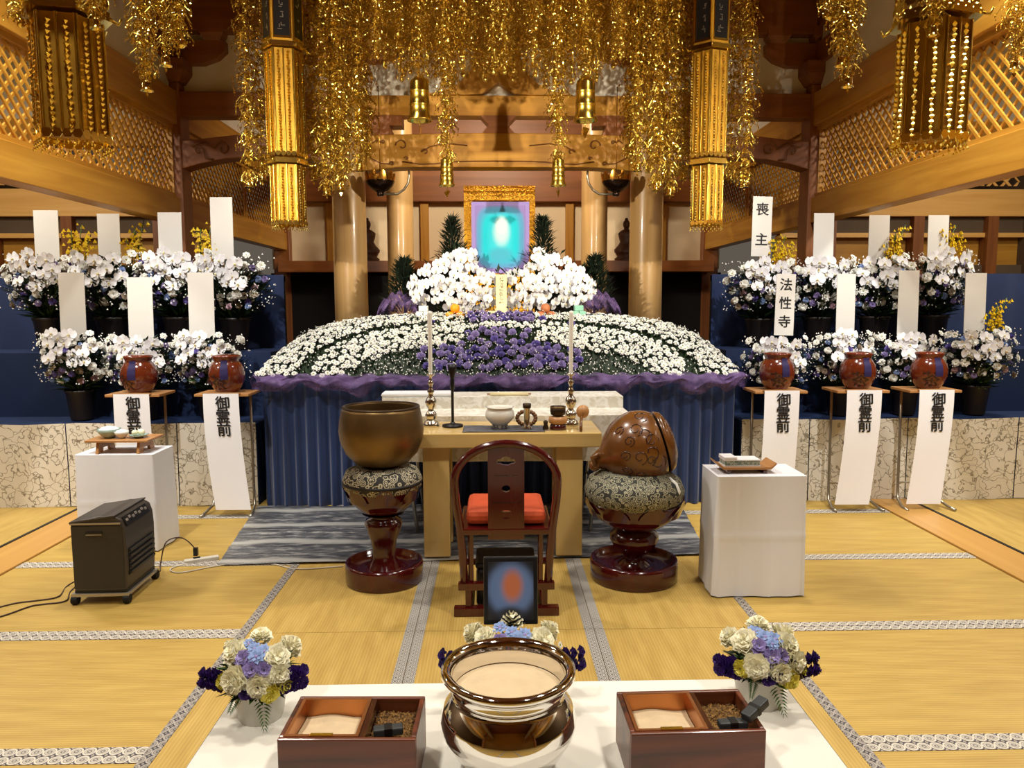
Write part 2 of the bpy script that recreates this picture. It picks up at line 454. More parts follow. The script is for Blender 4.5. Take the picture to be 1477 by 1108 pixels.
# ---- sanctuary front beams (row of pillars at 7.5 m)
XZ = Matrix(((1,0,0,0),(0,0,-1,0),(0,1,0,0),(0,0,0,1)))    # prism drawn in x,z and extruded along -y
def arch_poly(x0, x1, zb, zt, rise, crown, n=16):
    lo = []; hi = []
    for i in range(n+1):
        t = i/n; x = x0+(x1-x0)*t
        k = min(1, min(t, 1-t)/.16); k = k*k*(3-2*k)
        lo.append((x, zb + rise*k)); hi.append((x, zt + crown*math.sin(PI*t)))
    return lo + hi[::-1]
mb = MB().prism(arch_poly(-1.32, 1.32, 2.865, 3.195, .035, .025), -.11, .11, 0, XZ)
rb = struct(mb.build('beam', 'beam_x', None, (0, 7.5, 0), bevel=.01), 'arched rainbow beam between the round pillars with carved scrolls')
mb = MB()
def scroll(cx, cz, r, turns, flip, n=26, tail=None):
    pts = []
    for i in range(n+1):
        t = i/n; a = turns*2*PI*t; rr = r*(1-.75*t)
        pts.append((cx+flip*rr*math.cos(a), -.118, cz+rr*math.sin(a)))
    if tail: pts = [(cx+flip*x, -.118, cz+z) for x, z in tail] + pts
    return pts
mat('carved_line', S(120, 74, 26), .7)
for fl in (-1, 1):
    for (cx, cz, r, tn, tail) in ((.92, 3.10, .06, .9, None), (.70, 3.04, .035, .8, [(-.4, .06), (-.2, .08), (-.05, .05)]),
                              (1.10, 3.13, .02, 1, [(.10, -.01), (.06, .02)]), (.88, 2.98, .018, .9, None), (1.02, 2.93, .022, 1, [(.28, .14), (.2, .05), (.1, .0)])):
        pts = scroll(fl*cx, cz, r, tn, fl, tail=tail)
        mb.tube(pts, .006, 5)
    mb.tube([(fl*x, -.116, z) for x, z in ((.0, 2.955), (.3, 2.953), (.45, 2.948), (.6, 2.93), (.75, 2.925), (.92, 2.95))], .007, 5)
mb.build('carved_scroll', 'carved_line', rb, kind='stuff')
struct(MB().box(-1.34, 1.34, -.09, .09, 3.385, 3.572).build('beam', 'beam_x', None, (0, 7.5, 0), bevel=.008), 'straight tie beam above the arched beam')
struct(MB().box(-1.6, 1.6, -.03, .03, 3.572, 4.05).build('wall_sanctuary', 'plaster', None, (0, 7.5, 0)), 'white plaster strip above the tie beam')
struct(MB().box(-1.75, 1.75, -.12, .12, 4.02, 4.75).build('beam', 'beam_x', None, (0, 7.52, 0), bevel=.008), 'broad top beam behind the canopy')
km = [(-.62, 0), (-.5, .04), (-.36, .13), (-.24, .16), (-.14, .12), (-.10, .05), (0, .12), (.10, .05), (.14, .12), (.24, .16), (.36, .13), (.5, .04), (.62, 0), (.45, .25), (.2, .33), (-.2, .33), (-.45, .25)]
struct(MB().prism([(-.72,0),(-.55,.03),(-.40,.09),(-.28,.19),(-.22,.32),(-.22,.44),(.22,.44),(.22,.32),(.28,.19),(.40,.09),(.55,.03),(.72,0),(.3,.0),(.15,.01),(.0,.11),(-.15,.01),(-.3,0)], -.05, .05, 0, XZ).build('beam', 'beam_x', None, (0, 7.44, 3.574), bevel=.006), 'frog-leg strut standing on the tie beam')
struct(MB().frustum((-.16, .16, -.1, .1), (-.09, .09, -.1, .1), 3.215, 3.30).frustum((-.09, .09, -.1, .1), (-.17, .17, -.1, .1), 3.30, 3.385).build('beam', 'timber_shade_x', None, (0, 7.5, 0)), 'small hourglass block between the two beams')
for s in (-1, 1):
    struct(MB().frustum((-.12, .12, -.1, .1), (-.08, .08, -.1, .1), 3.2, 3.29).box(-.2, .2, -.1, .1, 3.29, 3.385).build('beam', 'timber_shade_x', None, (s*1.12, 7.5, 0)), 'small block at the %s end between the two beams' % ('left' if s < 0 else 'right'))
    side = 'left' if s < 0 else 'right'
    # side bay tusk beam and tie beam
    tusk = [(s*x, z) for x, z in ((1.58, 3.12), (1.58, 2.90), (1.75, 2.96), (2.2, 3.0), (2.6, 2.98), (2.85, 2.93), (3.03, 2.88), (3.03, 3.14), (2.5, 3.2), (2.0, 3.18))]
    if s > 0: tusk = tusk[::-1]
    tb = struct(MB().prism(tusk, -.10, .10, 0, XZ).build('beam', 'timber_shade_x', None, (0, 7.5, 0), bevel=.008), 'carved tusk beam of the %s side bay' % side)
    mb = MB()
    mb.tube(scroll(s*2.62, 3.07, .07, 1.1, s, tail=[(.3, .02), (.18, .06)]), .007, 5)
    mb.tube(scroll(s*2.85, 3.05, .045, 1.0, -s, tail=[(.14, -.08), (.06, -.07)]), .007, 5)
    mb.build('carved_scroll', 'carved_line', tb, kind='stuff')
    struct(MB().box(1.58 if s > 0 else -3.03, 3.03 if s > 0 else -1.58, -.09, .09, 3.375, 3.60).build('beam', 'timber_shade_x', None, (0, 7.5, 0), bevel=.008), 'tie beam of the %s side bay' % side)
    struct(MB().box(1.58 if s > 0 else -3.03, 3.03 if s > 0 else -1.58, -.03, .03, 3.6, 4.2).build('wall_%s_bay' % side, 'plaster', None, (0, 7.56, 0)), 'plaster panel over the %s side bay' % side)
    struct(MB().box(1.3 if s > 0 else -3.05, 3.05 if s > 0 else -1.3, -.1, .1, 4.15, 4.5).build('beam', 'timber_shade_x', None, (0, 7.5, 0), bevel=.008), 'high cross beam of the %s side bay' % side)
    struct(MB().box(1.3 if s > 0 else -3.05, 3.05 if s > 0 else -1.3, -.1, .1, 4.72, 5.1).build('beam', 'timber_shade_x', None, (0, 7.2, 0), bevel=.008), 'projecting eave beam of the %s side bay' % side)
    # slanting brace seen behind the side bay
    struct(MB().box(-.06, .06, -2.2, 2.2, -.10, .10).build('beam', 'beam_y', None, (s*2.35, 9.4, 3.3), (R(4), 0, s*R(-18))), 'inner tie beam of the %s sanctuary aisle' % side)
# ---- rear wall of the sanctuary
wr = struct(MB().box(-3.3, 3.3, 0, .1, 2.1, 3.2).build('wall_rear', 'plaster_cream', None, (0, 11.2, 0)), 'cream plaster rear wall of the sanctuary')
struct(MB().box(-3.1, 3.1, 0, .5, 2.04, 2.20).build('beam', 'timber_shade_x', None, (0, 10.75, 0), bevel=.008), 'dark shelf beam along the rear wall')
struct(MB().box(-3.3, 3.3, 0, .1, 0, 2.04).build('wall_rear_lower', 'shade_black', None, (0, 11.1, 0)), 'black panel painted as the dark hollow under the rear shelf')
struct(MB().box(-3.1, 3.1, 0, .14, 3.06, 3.55).build('beam', 'timber_shade_x', None, (0, 11.05, 0), bevel=.008), 'dark lintel along the rear wall')
struct(MB().box(-3.3, 3.3, 0, .1, 3.5, 4.6).build('wall_rear_upper', 'timber_shade_x', None, (0, 11.15, 0)), 'dark boarding above the rear lintel')
for x in (-2.42, -1.06, 1.06, 2.42):
    struct(MB().box(-.06, .06, 0, .1, 2.2, 3.06).build('beam', 'beam_z', None, (x, 11.12, 0), bevel=.008), 'upright batten dividing the rear wall at the ' + {-2.42: 'far left', -1.06: 'left of centre', 1.06: 'right of centre', 2.42: 'far right'}[x])
for s in (-1, 1):
    struct(MB().lathe([(.17, 0), (.17, 4.2)], 32).build('pillar', 'column_wood', None, (s*1.26, 9.9, 0)), 'inner round pillar deep in the sanctuary on the ' + ('left' if s < 0 else 'right'))
struct(MB().box(-3.1, 3.1, -1.9, 1.9, 4.55, 4.65).build('ceiling_sanctuary', 'beam_x', None, (0, 9.4, 0)), 'board ceiling of the sanctuary')
# ---- end walls of the side aisles behind the flower stands
for s in (-1, 1):
    side = 'left' if s < 0 else 'right'
    x0, x1 = (3.2, 6.0) if s > 0 else (-6.0, -3.2)
    struct(MB().box(x0, x1, 0, .16, 2.56, 2.86).build('beam', 'pale_x', None, (0, 8.5, 0), bevel=.006), 'pale lintel at the end of the %s aisle' % side)
    struct(MB().box(x0, x1, .02, .12, 2.36, 2.56).box(x0, x1, .0, .1, 0, 2.02).build('wall_%s_end' % side, 'dark_wall', None, (0, 8.55, 0)), 'boarded end wall of the %s aisle' % side)
    struct(MB().box(x0, x1, .04, .12, 2.02, 2.36).build('wall_%s_panel' % side, 'beam_x', None, (0, 8.6, 0)), 'board strip on the end wall of the %s aisle' % side)
    struct(MB().box(x0, x1, 0, .1, 2.33, 2.38).build('trim_3' if s < 0 else 'trim_4', 'pale_x', None, (0, 8.53, 0)), 'thin rail on the end wall of the %s aisle' % side)
    for x in (3.75, 4.75, 5.6):
        struct(MB().box(-.06, .06, 0, .14, 0, 2.56).build('beam', 'timber_shade_z', None, (s*x, 8.48, 0)), 'upright post at %.2f m on the %s aisle end wall' % (x, side))
    lo = struct(lattice(0, 2.6, 2.9, 3.3, .11, .028).build('lattice_transom', 'pale_x', None, (x0+.1, 8.55, 0), (0, 0, -PI/2)), 'pale lattice above the lintel of the %s aisle' % side)
    struct(MB().box(x0, x1, 0, .16, 3.32, 3.6).build('beam', 'beam_x', None, (0, 8.5, 0)), 'upper beam at the end of the %s aisle' % side)
    struct(MB().box(x0, x1, 0, .1, 3.6, 5.6).build('wall_%s_top' % side, 'plaster', None, (0, 8.6, 0)), 'plaster gable at the end of the %s aisle' % side)
    struct(MB().box(x0, x1, -5, 8.6, 4.2, 4.3).build('ceiling_%s' % side, 'plaster'), 'pale ceiling of the %s aisle' % side)
# ================================================================ FLOWERS
random.seed(7)
rnd = random.random
def U(a, b): return a + (b-a)*rnd()
mat('petal_white', S(244, 243, 236), .55, var=.03, vs=30)
mat('petal_orchid', S(230, 230, 235), .5)
mat('orchid_lip', S(232, 222, 170), .5)
mat('mum_centre', S(150, 158, 70), .7)
mat('petal_lilac', S(150, 134, 190), .55, var=.2, vs=25)
mat('petal_violet', S(104, 90, 168), .55, var=.2, vs=25)
mat('petal_deep', S(66, 34, 120), .55, var=.25, vs=30)
mat('petal_yellow', S(238, 226, 96), .5)
mat('petal_gold', S(232, 196, 30), .5, var=.15, vs=30)
mat('petal_cream', S(244, 238, 206), .55)
mat('petal_pink', S(222, 186, 200), .55)
mat('petal_blue', S(132, 156, 204), .55, var=.15, vs=30)
mat('petal_taupe', S(168, 150, 128), .6, var=.2, vs=30)
mat('leaf_dark', S(26, 44, 22), .55, var=.35, vs=18)
mat('leaf_mid', S(62, 94, 38), .5, var=.3, vs=18)
mat('leaf_pine', S(20, 34, 20), .6, var=.3, vs=25)
mat('moss_ground', S(30, 46, 24), .9, var=.4, vs=30)

def petal(mb, a, r0, r1, wd, z0, z1, z2, mi=0):
    """a petal: root, two shoulders, tip"""
    c, s = math.cos(a), math.sin(a)
    rm = r0 + (r1-r0)*.62
    def p(r, t, z): return (c*r - s*t, s*r + c*t, z)
    mb.add([p(r0, 0, z0), p(rm, -wd, z1), p(r1, 0, z2), p(rm, wd, z1)], [(0, 1, 2, 3)], mi, True)
def daisy(r, n, mats, cen=.3):
    mb = MB()
    for k in range(n):
        petal(mb, 2*PI*k/n + .1*(k % 2), r*.12, r*(1 if k % 2 else .92), r*.24, .0, r*.10, r*.02*(k % 3))
    for k in range(n//2):
        petal(mb, 2*PI*(k+.5)/(n//2), r*.08, r*.62, r*.2, r*.05, r*.26, r*.24)
    vs = [(cen*r*math.cos(2*PI*k/6), cen*r*math.sin(2*PI*k/6), r*.1) for k in range(6)] + [(0, 0, r*.27)]
    mb.add(vs, [(k, (k+1) % 6, 6) for k in range(6)], 1, True)
    return mb.mesh('chrysanthemum', mats)
def carnation(r, mats, rings=((1, 11, .0), (.78, 9, .25), (.5, 7, .45), (.25, 5, .6))):
    mb = MB()
    for (k, n, z) in rings:
        for j in range(n):
            a = 2*PI*(j + .3*U(-1, 1))/n
            petal(mb, a, r*k*.15, r*k*U(.9, 1.08), r*k*.40+r*.06, r*(z-.25), r*(z+.18+U(-.06, .06)), r*(z+U(-.02, .18)))
    return mb.mesh('carnation', mats)
def orchid(r):
    mb = MB()
    def broad(a, l, wd, lift):
        c, s = math.cos(a), math.sin(a)
        def p(rr, t, z): return (c*rr - s*t, s*rr + c*t, z)
        mb.add([p(0, 0, 0), p(l*.35, -wd*.8, lift*.5), p(l*.75, -wd, lift), p(l, -wd*.35, lift*.4), p(l, wd*.35, lift*.4), p(l*.75, wd, lift), p(l*.35, wd*.8, lift*.5), p(l*.55, 0, lift*.2)],
               [(0, 1, 7), (1, 2, 7), (2, 3, 7), (3, 4, 7), (4, 5, 7), (5, 6, 7), (6, 0, 7)], 0, True)
    broad(0.12, r, r*.62, r*.16); broad(PI-.12, r, r*.62, r*.16)
    for a in (PI/2, PI*1.25, PI*1.75): broad(a, r*.95, r*.36, -r*.08)
    mb.ball((0, -r*.12, r*.16), r*.17, 5, 4, 1)
    mb.add([(-r*.12, -r*.1, r*.1), (r*.12, -r*.1, r*.1), (r*.05, -r*.45, r*.22), (-r*.05, -r*.45, r*.22)], [(0, 1, 2, 3)], 1, True)
    return mb.mesh('orchid_bloom', ['petal_orchid', 'orchid_lip'])
WD = ['petal_white', 'mum_centre']
MUM = [daisy(.026, 12, WD), daisy(.023, 10, WD), daisy(.028, 14, WD, .2)]
SPRAY = [daisy(.033, 14, WD, .16), carnation(.034, ['petal_white', 'mum_centre'])]
CAR_L = [carnation(.040, ['petal_lilac']), carnation(.036, ['petal_violet']), carnation(.038, ['petal_lilac'])]
ORCH = orchid(.05)
def mesh_of(fn, n=1): return fn
def scatter_mesh(mb, me, M4):
    mb.add([v.co for v in me.vertices], [tuple(p.vertices) for p in me.polygons], 0, True, M4)
    k = len(me.polygons)
    mb.m[-k:] = [p.material_index for p in me.polygons]
def leaf(mb, p, d, l, wd, mi=0):
    d = Vector(d).normalized(); p = Vector(p)
    s = d.cross(Vector((U(-.3, .3), U(-.3, .3), 1)));
    if s.length < 1e-4: s = Vector((1, 0, 0))
    s.normalize(); n = s.cross(d)
    mb.add([p, p+d*l*.5+s*wd+n*l*.05, p+d*l, p+d*l*.5-s*wd+n*l*.05], [(0, 1, 2), (0, 2, 3)], mi, True)
def dot(mb, p, r, mi=0):
    p = Vector(p)
    mb.add([p+Vector(v)*r for v in ((1,0,-.6),(-.5,.87,-.6),(-.5,-.87,-.6),(0,0,1))], [(0,1,3),(1,2,3),(2,0,3),(0,2,1)], mi, False)

# ---------------------------------------------------------------- altar stage with pleated blue skirt
mat('curtain_blue', S(16, 40, 84), .6, var=.12, vs=4, sheen=.3)
mat('curtain_navy', S(14, 36, 74), .7, var=.1, vs=2)
mat('curtain_white', S(236, 236, 240), .8)
def tulle(name, col):
    m, nt, b = newmat(name)
    b.inputs['Base Color'].default_value = col; b.inputs['Roughness'].default_value = .6
    tc = nd(nt, 'ShaderNodeTexCoord'); nz = nd(nt, 'ShaderNodeTexNoise'); nz.inputs['Scale'].default_value = 14; nz.inputs['Detail'].default_value = 5
    nt.links.new(tc.outputs['Object'], nz.inputs[0])
    mr = nd(nt, 'ShaderNodeMapRange'); mr.inputs['From Min'].default_value = .3; mr.inputs['From Max'].default_value = .7; mr.inputs['To Min'].default_value = .15; mr.inputs['To Max'].default_value = .7
    nt.links.new(nz.outputs[0], mr.inputs[0]); nt.links.new(mr.outputs[0], b.inputs['Alpha'])
    MATS[name] = m
tulle('tulle_purple', S(118, 92, 146))
stage = thing('flower_stage', 'long stage in pleated blue skirting under the altar flowers', 'stage', (0, 5.83, 0))
MB().box(-1.82, 1.82, .06, 1.15, 0, .97).build('stage_body', 'curtain_navy', stage)
def pleat(t, w_):   # t along length
    return .022*math.sin(t*2*PI*w_) + .010*math.sin(t*2*PI*w_*.37+1.3) + .006*math.sin(t*2*PI*w_*2.1)
mb = MB()
mb.grid(lambda u, v: (-1.85+3.7*u, .0 + pleat(u, 40)*(.4+.8*v), .985*(1-v)+.004), 520, 6)
mb.grid(lambda u, v: (-1.85 + pleat(u, 12)*(.3+.7*v), 1.15*u, .985*(1-v)+.004), 160, 4)
mb.grid(lambda u, v: (1.85 - pleat(u, 12)*(.3+.7*v), 1.15*u, .985*(1-v)+.004), 160, 4)
mb.build('pleated_skirt', 'curtain_blue', stage)
# gathered purple tulle along the top edge of the skirt
mb = MB()
def swag(u, v):
    x = -1.9+3.8*u
    ph = x*7.0
    drop = .10 + .035*math.sin(ph*1.3) + .02*math.sin(ph*3.1+1)
    bul = .05 + .03*math.sin(ph*2.1+2)
    return (x + .02*math.sin(v*9+ph), -.03 - bul*math.sin(PI*min(1, v*1.1)) - .012*math.sin(v*14+ph*2.3), 1.05 - drop*v*1.05 + .012*math.sin(ph*5+v*6))
mb.grid(swag, 260, 10)
mb.grid(lambda u, v: (lambda p: (p[0]*.99+.03, p[1]-.03*math.sin(PI*v)-.01, p[2]-.01+.012*math.sin(u*90)))(swag(u, v)), 260, 8)
for s in (-1, 1):
    mb.grid(lambda u, v: (s*(1.9+.04*math.sin(PI*v)+.01*math.sin(u*30+v*8)), u*1.0-.03, 1.05-.13*v+.02*math.sin(u*20)), 60, 6)
mb.build('tulle_swag', 'tulle_purple', stage, kind='stuff')
MB().box(-1.84, 1.84, .05, 1.2, .97, 1.02).build('stage_top', 'curtain_navy', stage)
for s in (-1, 1):   # tulle heaped at the back corners
    mb = MB()
    mb.grid(lambda u, v: (s*(.72+.36*u), .95 - .12*math.sin(PI*v) + .02*math.sin(u*25+v*9), 1.50+.20*math.sin(PI*u)**.5*(v) + .02*math.sin(u*31+v*12)), 40, 14)
    mb.build('tulle_heap', 'tulle_purple', stage, kind='stuff')

# ---------------------------------------------------------------- altar flower bed
BY = 5.84
def bed_z(x, v):
    u = min(.999, abs(x)/1.93)
    edge = (1-u**4)**.5
    z = 1.04 + .46*edge*math.sin(min(1, max(0, v))*PI/2)**.9
    c = math.exp(-(x/.58)**4)              # fuller purple middle
    z += .03*c*math.sin(PI*min(1, max(0, v))**.7)
    return z
def bed(x, v):
    c = math.exp(-(x/.58)**4)
    return Vector((x, BY + .78*v - .05*c*(1-v), bed_z(x, v)))
def bed_n(x, v):
    e = .01
    a = bed(x+e, v)-bed(x-e, v); b_ = bed(x, v+e)-bed(x, max(0, v-e))
    return a.cross(b_).normalized()
fb = thing('flower_altar', 'wide bank of white chrysanthemums around a purple middle', 'flower bank', (0, 5.84, 1.02))
def loc(p): return Vector(p) - Vector((0, 5.84, 1.02))
mb = MB()
def bedf(u, v):
    x = -1.9+3.8*u
    p = loc(bed(x, v)) - Vector((0, 0, .035)) - bed_n(x, max(.02, v))*.0
    if v == 0: p.z = .01
    return p
mb.grid(bedf, 60, 16)
for k in range(5200):
    x = U(-1.9, 1.9); v = U(0.0, 1.0)
    p = loc(bed(x, v)); n = bed_n(x, max(.03, v))
    leaf(mb, p - n*.03, n + Vector((U(-.8, .8), U(-.8, .4), U(-.3, .8))), U(.03, .065), U(.004, .009), 1 if rnd() < .15 else 0)
mb.build('foliage', ['leaf_dark', 'leaf_mid'], fb, kind='stuff')
outer = [(1.80, .08), (1.74, .30), (1.62, .54), (1.40, .72), (1.10, .84), (.75, .90), (.40, .92)]
inner = [(1.38, .06), (1.27, .20), (1.05, .32), (.80, .39), (.55, .43), (.34, .46)]
def along(poly, t):
    t *= len(poly)-1; i = min(int(t), len(poly)-2); f = t-i
    return (poly[i][0]*(1-f)+poly[i+1][0]*f, poly[i][1]*(1-f)+poly[i+1][1]*f)
placed = []
def try_place(x, v, dmin):
    p = bed(x, v)
    for (q, _, _) in placed:
        if abs(q.x-p.x) < dmin and (q-p).length < dmin: return False
    placed.append((p, x, v)); return True
whites = []
for s in (-1, 1):
    for poly, wx, wv, n in ((outer, .15, .24, 5600), (inner, .09, .15, 2800), ([(.34, .50), (.15, .54), (0, .55)], .0, .035, 160)):
        for k in range(n):
            x, v = along(poly, rnd())
            x = x + U(-wx, wx); v = v + U(-wv, wv)
            if not (0.0 < v < 1.04 and x < 1.9): continue
            if abs(x) < .3 and wv > .1: continue
            m0 = len(placed)
            if try_place(s*x, v, .037): whites.append((s*x, v))
purples = []
for k in range(2600):
    x = U(-.72, .72); v = U(0.05, 1.02)
    if abs(x) > .40 + .30*(1-abs(v-.35)*1.1): continue
    if try_place(x, v, .056): purples.append((x, v))
whites.sort(key=lambda q: (bed(*q)-CAM).length)
rest = MB()
for i, (x, v) in enumerate(whites):
    p = loc(bed(x, v)); n = (bed_n(x, max(.03, v)) + Vector((U(-.35, .35), U(-.55, .05), U(-.1, .4)))).normalized()
    me = MUM[i % 3]; e = look(n, U(0, 6))
    if i < 300: inst('chrysanthemum', me, fb, p + n*U(-.005, .015), e, U(.9, 1.12))
    else: scatter_mesh(rest, me, Matrix.Translation(p + n*U(-.005, .015)) @ e.to_matrix().to_4x4())
rest.build('chrysanthemum_mass', WD, fb, kind='stuff')
for i, (x, v) in enumerate(purples):
    p = loc(bed(x, v)); n = (bed_n(x, max(.03, v)) + Vector((U(-.3, .3), U(-.6, 0), U(-.1, .3)))).normalized()
    inst('carnation', CAR_L[i % 3], fb, p + n*U(-.01, .015), look(n, U(0, 6)), U(.85, 1.1))
mb = MB()
for k in range(2600):
    x = U(-1.7, 1.7); v = U(.0, .95)**1.6
    if abs(x) > 1.2 and rnd() < .5: continue
    p = loc(bed(x, v)); n = bed_n(x, max(.03, v))
    dot(mb, p + n*U(0, .035) + Vector((0, 0, U(-.01, .01))), U(.004, .0075))
mb.build('gypsophila', 'petal_white', fb, kind='stuff')

# ---------------------------------------------------------------- orchid banks beside the portrait
def in_poly(x, z, poly):
    c = False; j = len(poly)-1
    for i in range(len(poly)):
        if (poly[i][1] > z) != (poly[j][1] > z) and x < (poly[j][0]-poly[i][0])*(z-poly[i][1])/(poly[j][1]-poly[i][1])+poly[i][0]: c = not c
        j = i
    return c
def edge_dist(x, z, poly):
    d = 9
    for i in range(len(poly)):
        a = Vector(poly[i-1]); b_ = Vector(poly[i]); p = Vector((x, z)); ab = b_-a
        t = max(0, min(1, (p-a).dot(ab)/max(1e-9, ab.dot(ab)))); d = min(d, (a+ab*t-p).length)
    return d
def orchid_bank(label, pxpoly, Y, n=1400):
    poly = [(at(x, y, Y=Y).x, at(x, y, Y=Y).z) for x, y in pxpoly]
    xs = [p[0] for p in poly]; zs = [p[1] for p in poly]
    cx = sum(xs)/len(xs); z0 = 1.5
    t = thing('orchid_bank', label, 'orchids', (cx, Y, z0))
    pts = []; k = 0
    for i in range(n):
        x = U(min(xs), max(xs)); z = U(min(zs), max(zs))
        if not in_poly(x, z, poly): continue
        d = edge_dist(x, z, poly)
        if d < .028: continue
        y = Y - .16*math.sqrt(min(1, d/.2)) + U(-.03, .03)
        p = Vector((x, y, z))
        if any((p-q).length < .062 for q in pts): continue
        pts.append(p)
        dx = (x-cx)*1.2; dz = (z-sum(zs)/len(zs))*1.0
        nrm = Vector((dx*1.5+U(-.35, .35), -1, dz*1.2+U(-.3, .4)))
        q = nrm.normalized()
        # keep the bloom upright: its own +Y points up
        zax = q; xax = Vector((0, 0, 1)).cross(zax); xax.normalize(); yax = zax.cross(xax)
        e = (Matrix((xax, yax, zax)).transposed() @ Matrix.Rotation(U(-.35, .35), 3, 'Z')).to_euler()
        inst('orchid_bloom', ORCH, t, p-Vector((cx, Y, z0)), e, U(.85, 1.1))
    mb = MB()
    for i in range(420):
        x = U(min(xs), max(xs)); z = U(min(zs)-.05, max(zs))
        if not in_poly(x, z, poly): continue
        leaf(mb, (x-cx, U(-.06, .04), z-z0), (U(-1, 1), U(-.7, .2), U(-.5, 1)), U(.05, .12), U(.008, .016), 0)
    for i in range(7):
        x = cx + (i-3)*.09
        mb.tube([(x-cx, .02, -.0), (x-cx+U(-.02, .02), 0, .2), (x-cx+U(-.04, .04), -.02, .34)], .006, 5)
    mb.build('orchid_foliage', ['leaf_dark', 'leaf_mid'], t, kind='stuff')
    return t
orchid_bank('bank of white moth orchids at the left of the portrait', [(586, 432), (588, 404), (608, 384), (634, 368), (660, 358), (684, 358), (692, 384), (706, 390), (724, 394), (724, 444), (692, 450), (650, 449), (622, 440), (600, 446)], 6.77)
orchid_bank('bank of white moth orchids at the right of the portrait', [(720, 394), (740, 390), (758, 386), (762, 366), (776, 358), (800, 364), (828, 376), (846, 390), (860, 410), (860, 440), (842, 438), (820, 446), (790, 449), (754, 448), (720, 444)], 6.77)

# ---------------------------------------------------------------- clipped evergreens behind the orchids
def conifer(label, px, py_top, Y, wpx):
    tp = at(px, py_top, Y=Y); b = Vector((tp.x, Y, 1.503))
    h = tp.z-b.z; wd = wpx*Y/FPX/2
    t = thing('evergreen_shrub', label, 'shrub', b)
    MB().tube([(0, 0, 0), (0, 0, h*.9)], .012, 6).build('stem', 'leaf_pine', t)
    mb = MB()
    for k in range(1100):
        f = rnd()**.8; a = U(0, 2*PI)
        r = wd*min(1, 1.25*(1-f))**.6*U(.2, 1)
        p = Vector((r*math.cos(a), r*math.sin(a)*.8, h*f))
        leaf(mb, p, (math.cos(a)*U(.5, 1.6), math.sin(a)*U(.5, 1.6), U(.5, 1.4)), U(.05, .11), U(.005, .010))
    mb.build('needle_foliage', 'leaf_pine', t, kind='stuff')
conifer('dark evergreen sprig rising left of the portrait', 652, 318, 6.92, 50)
conifer('dark evergreen sprig rising right of the portrait', 783, 318, 6.92, 50)
conifer('low dark evergreen at the left end of the orchids', 583, 378, 6.9, 52)
conifer('low dark evergreen at the right end of the orchids', 858, 374, 6.9, 52)

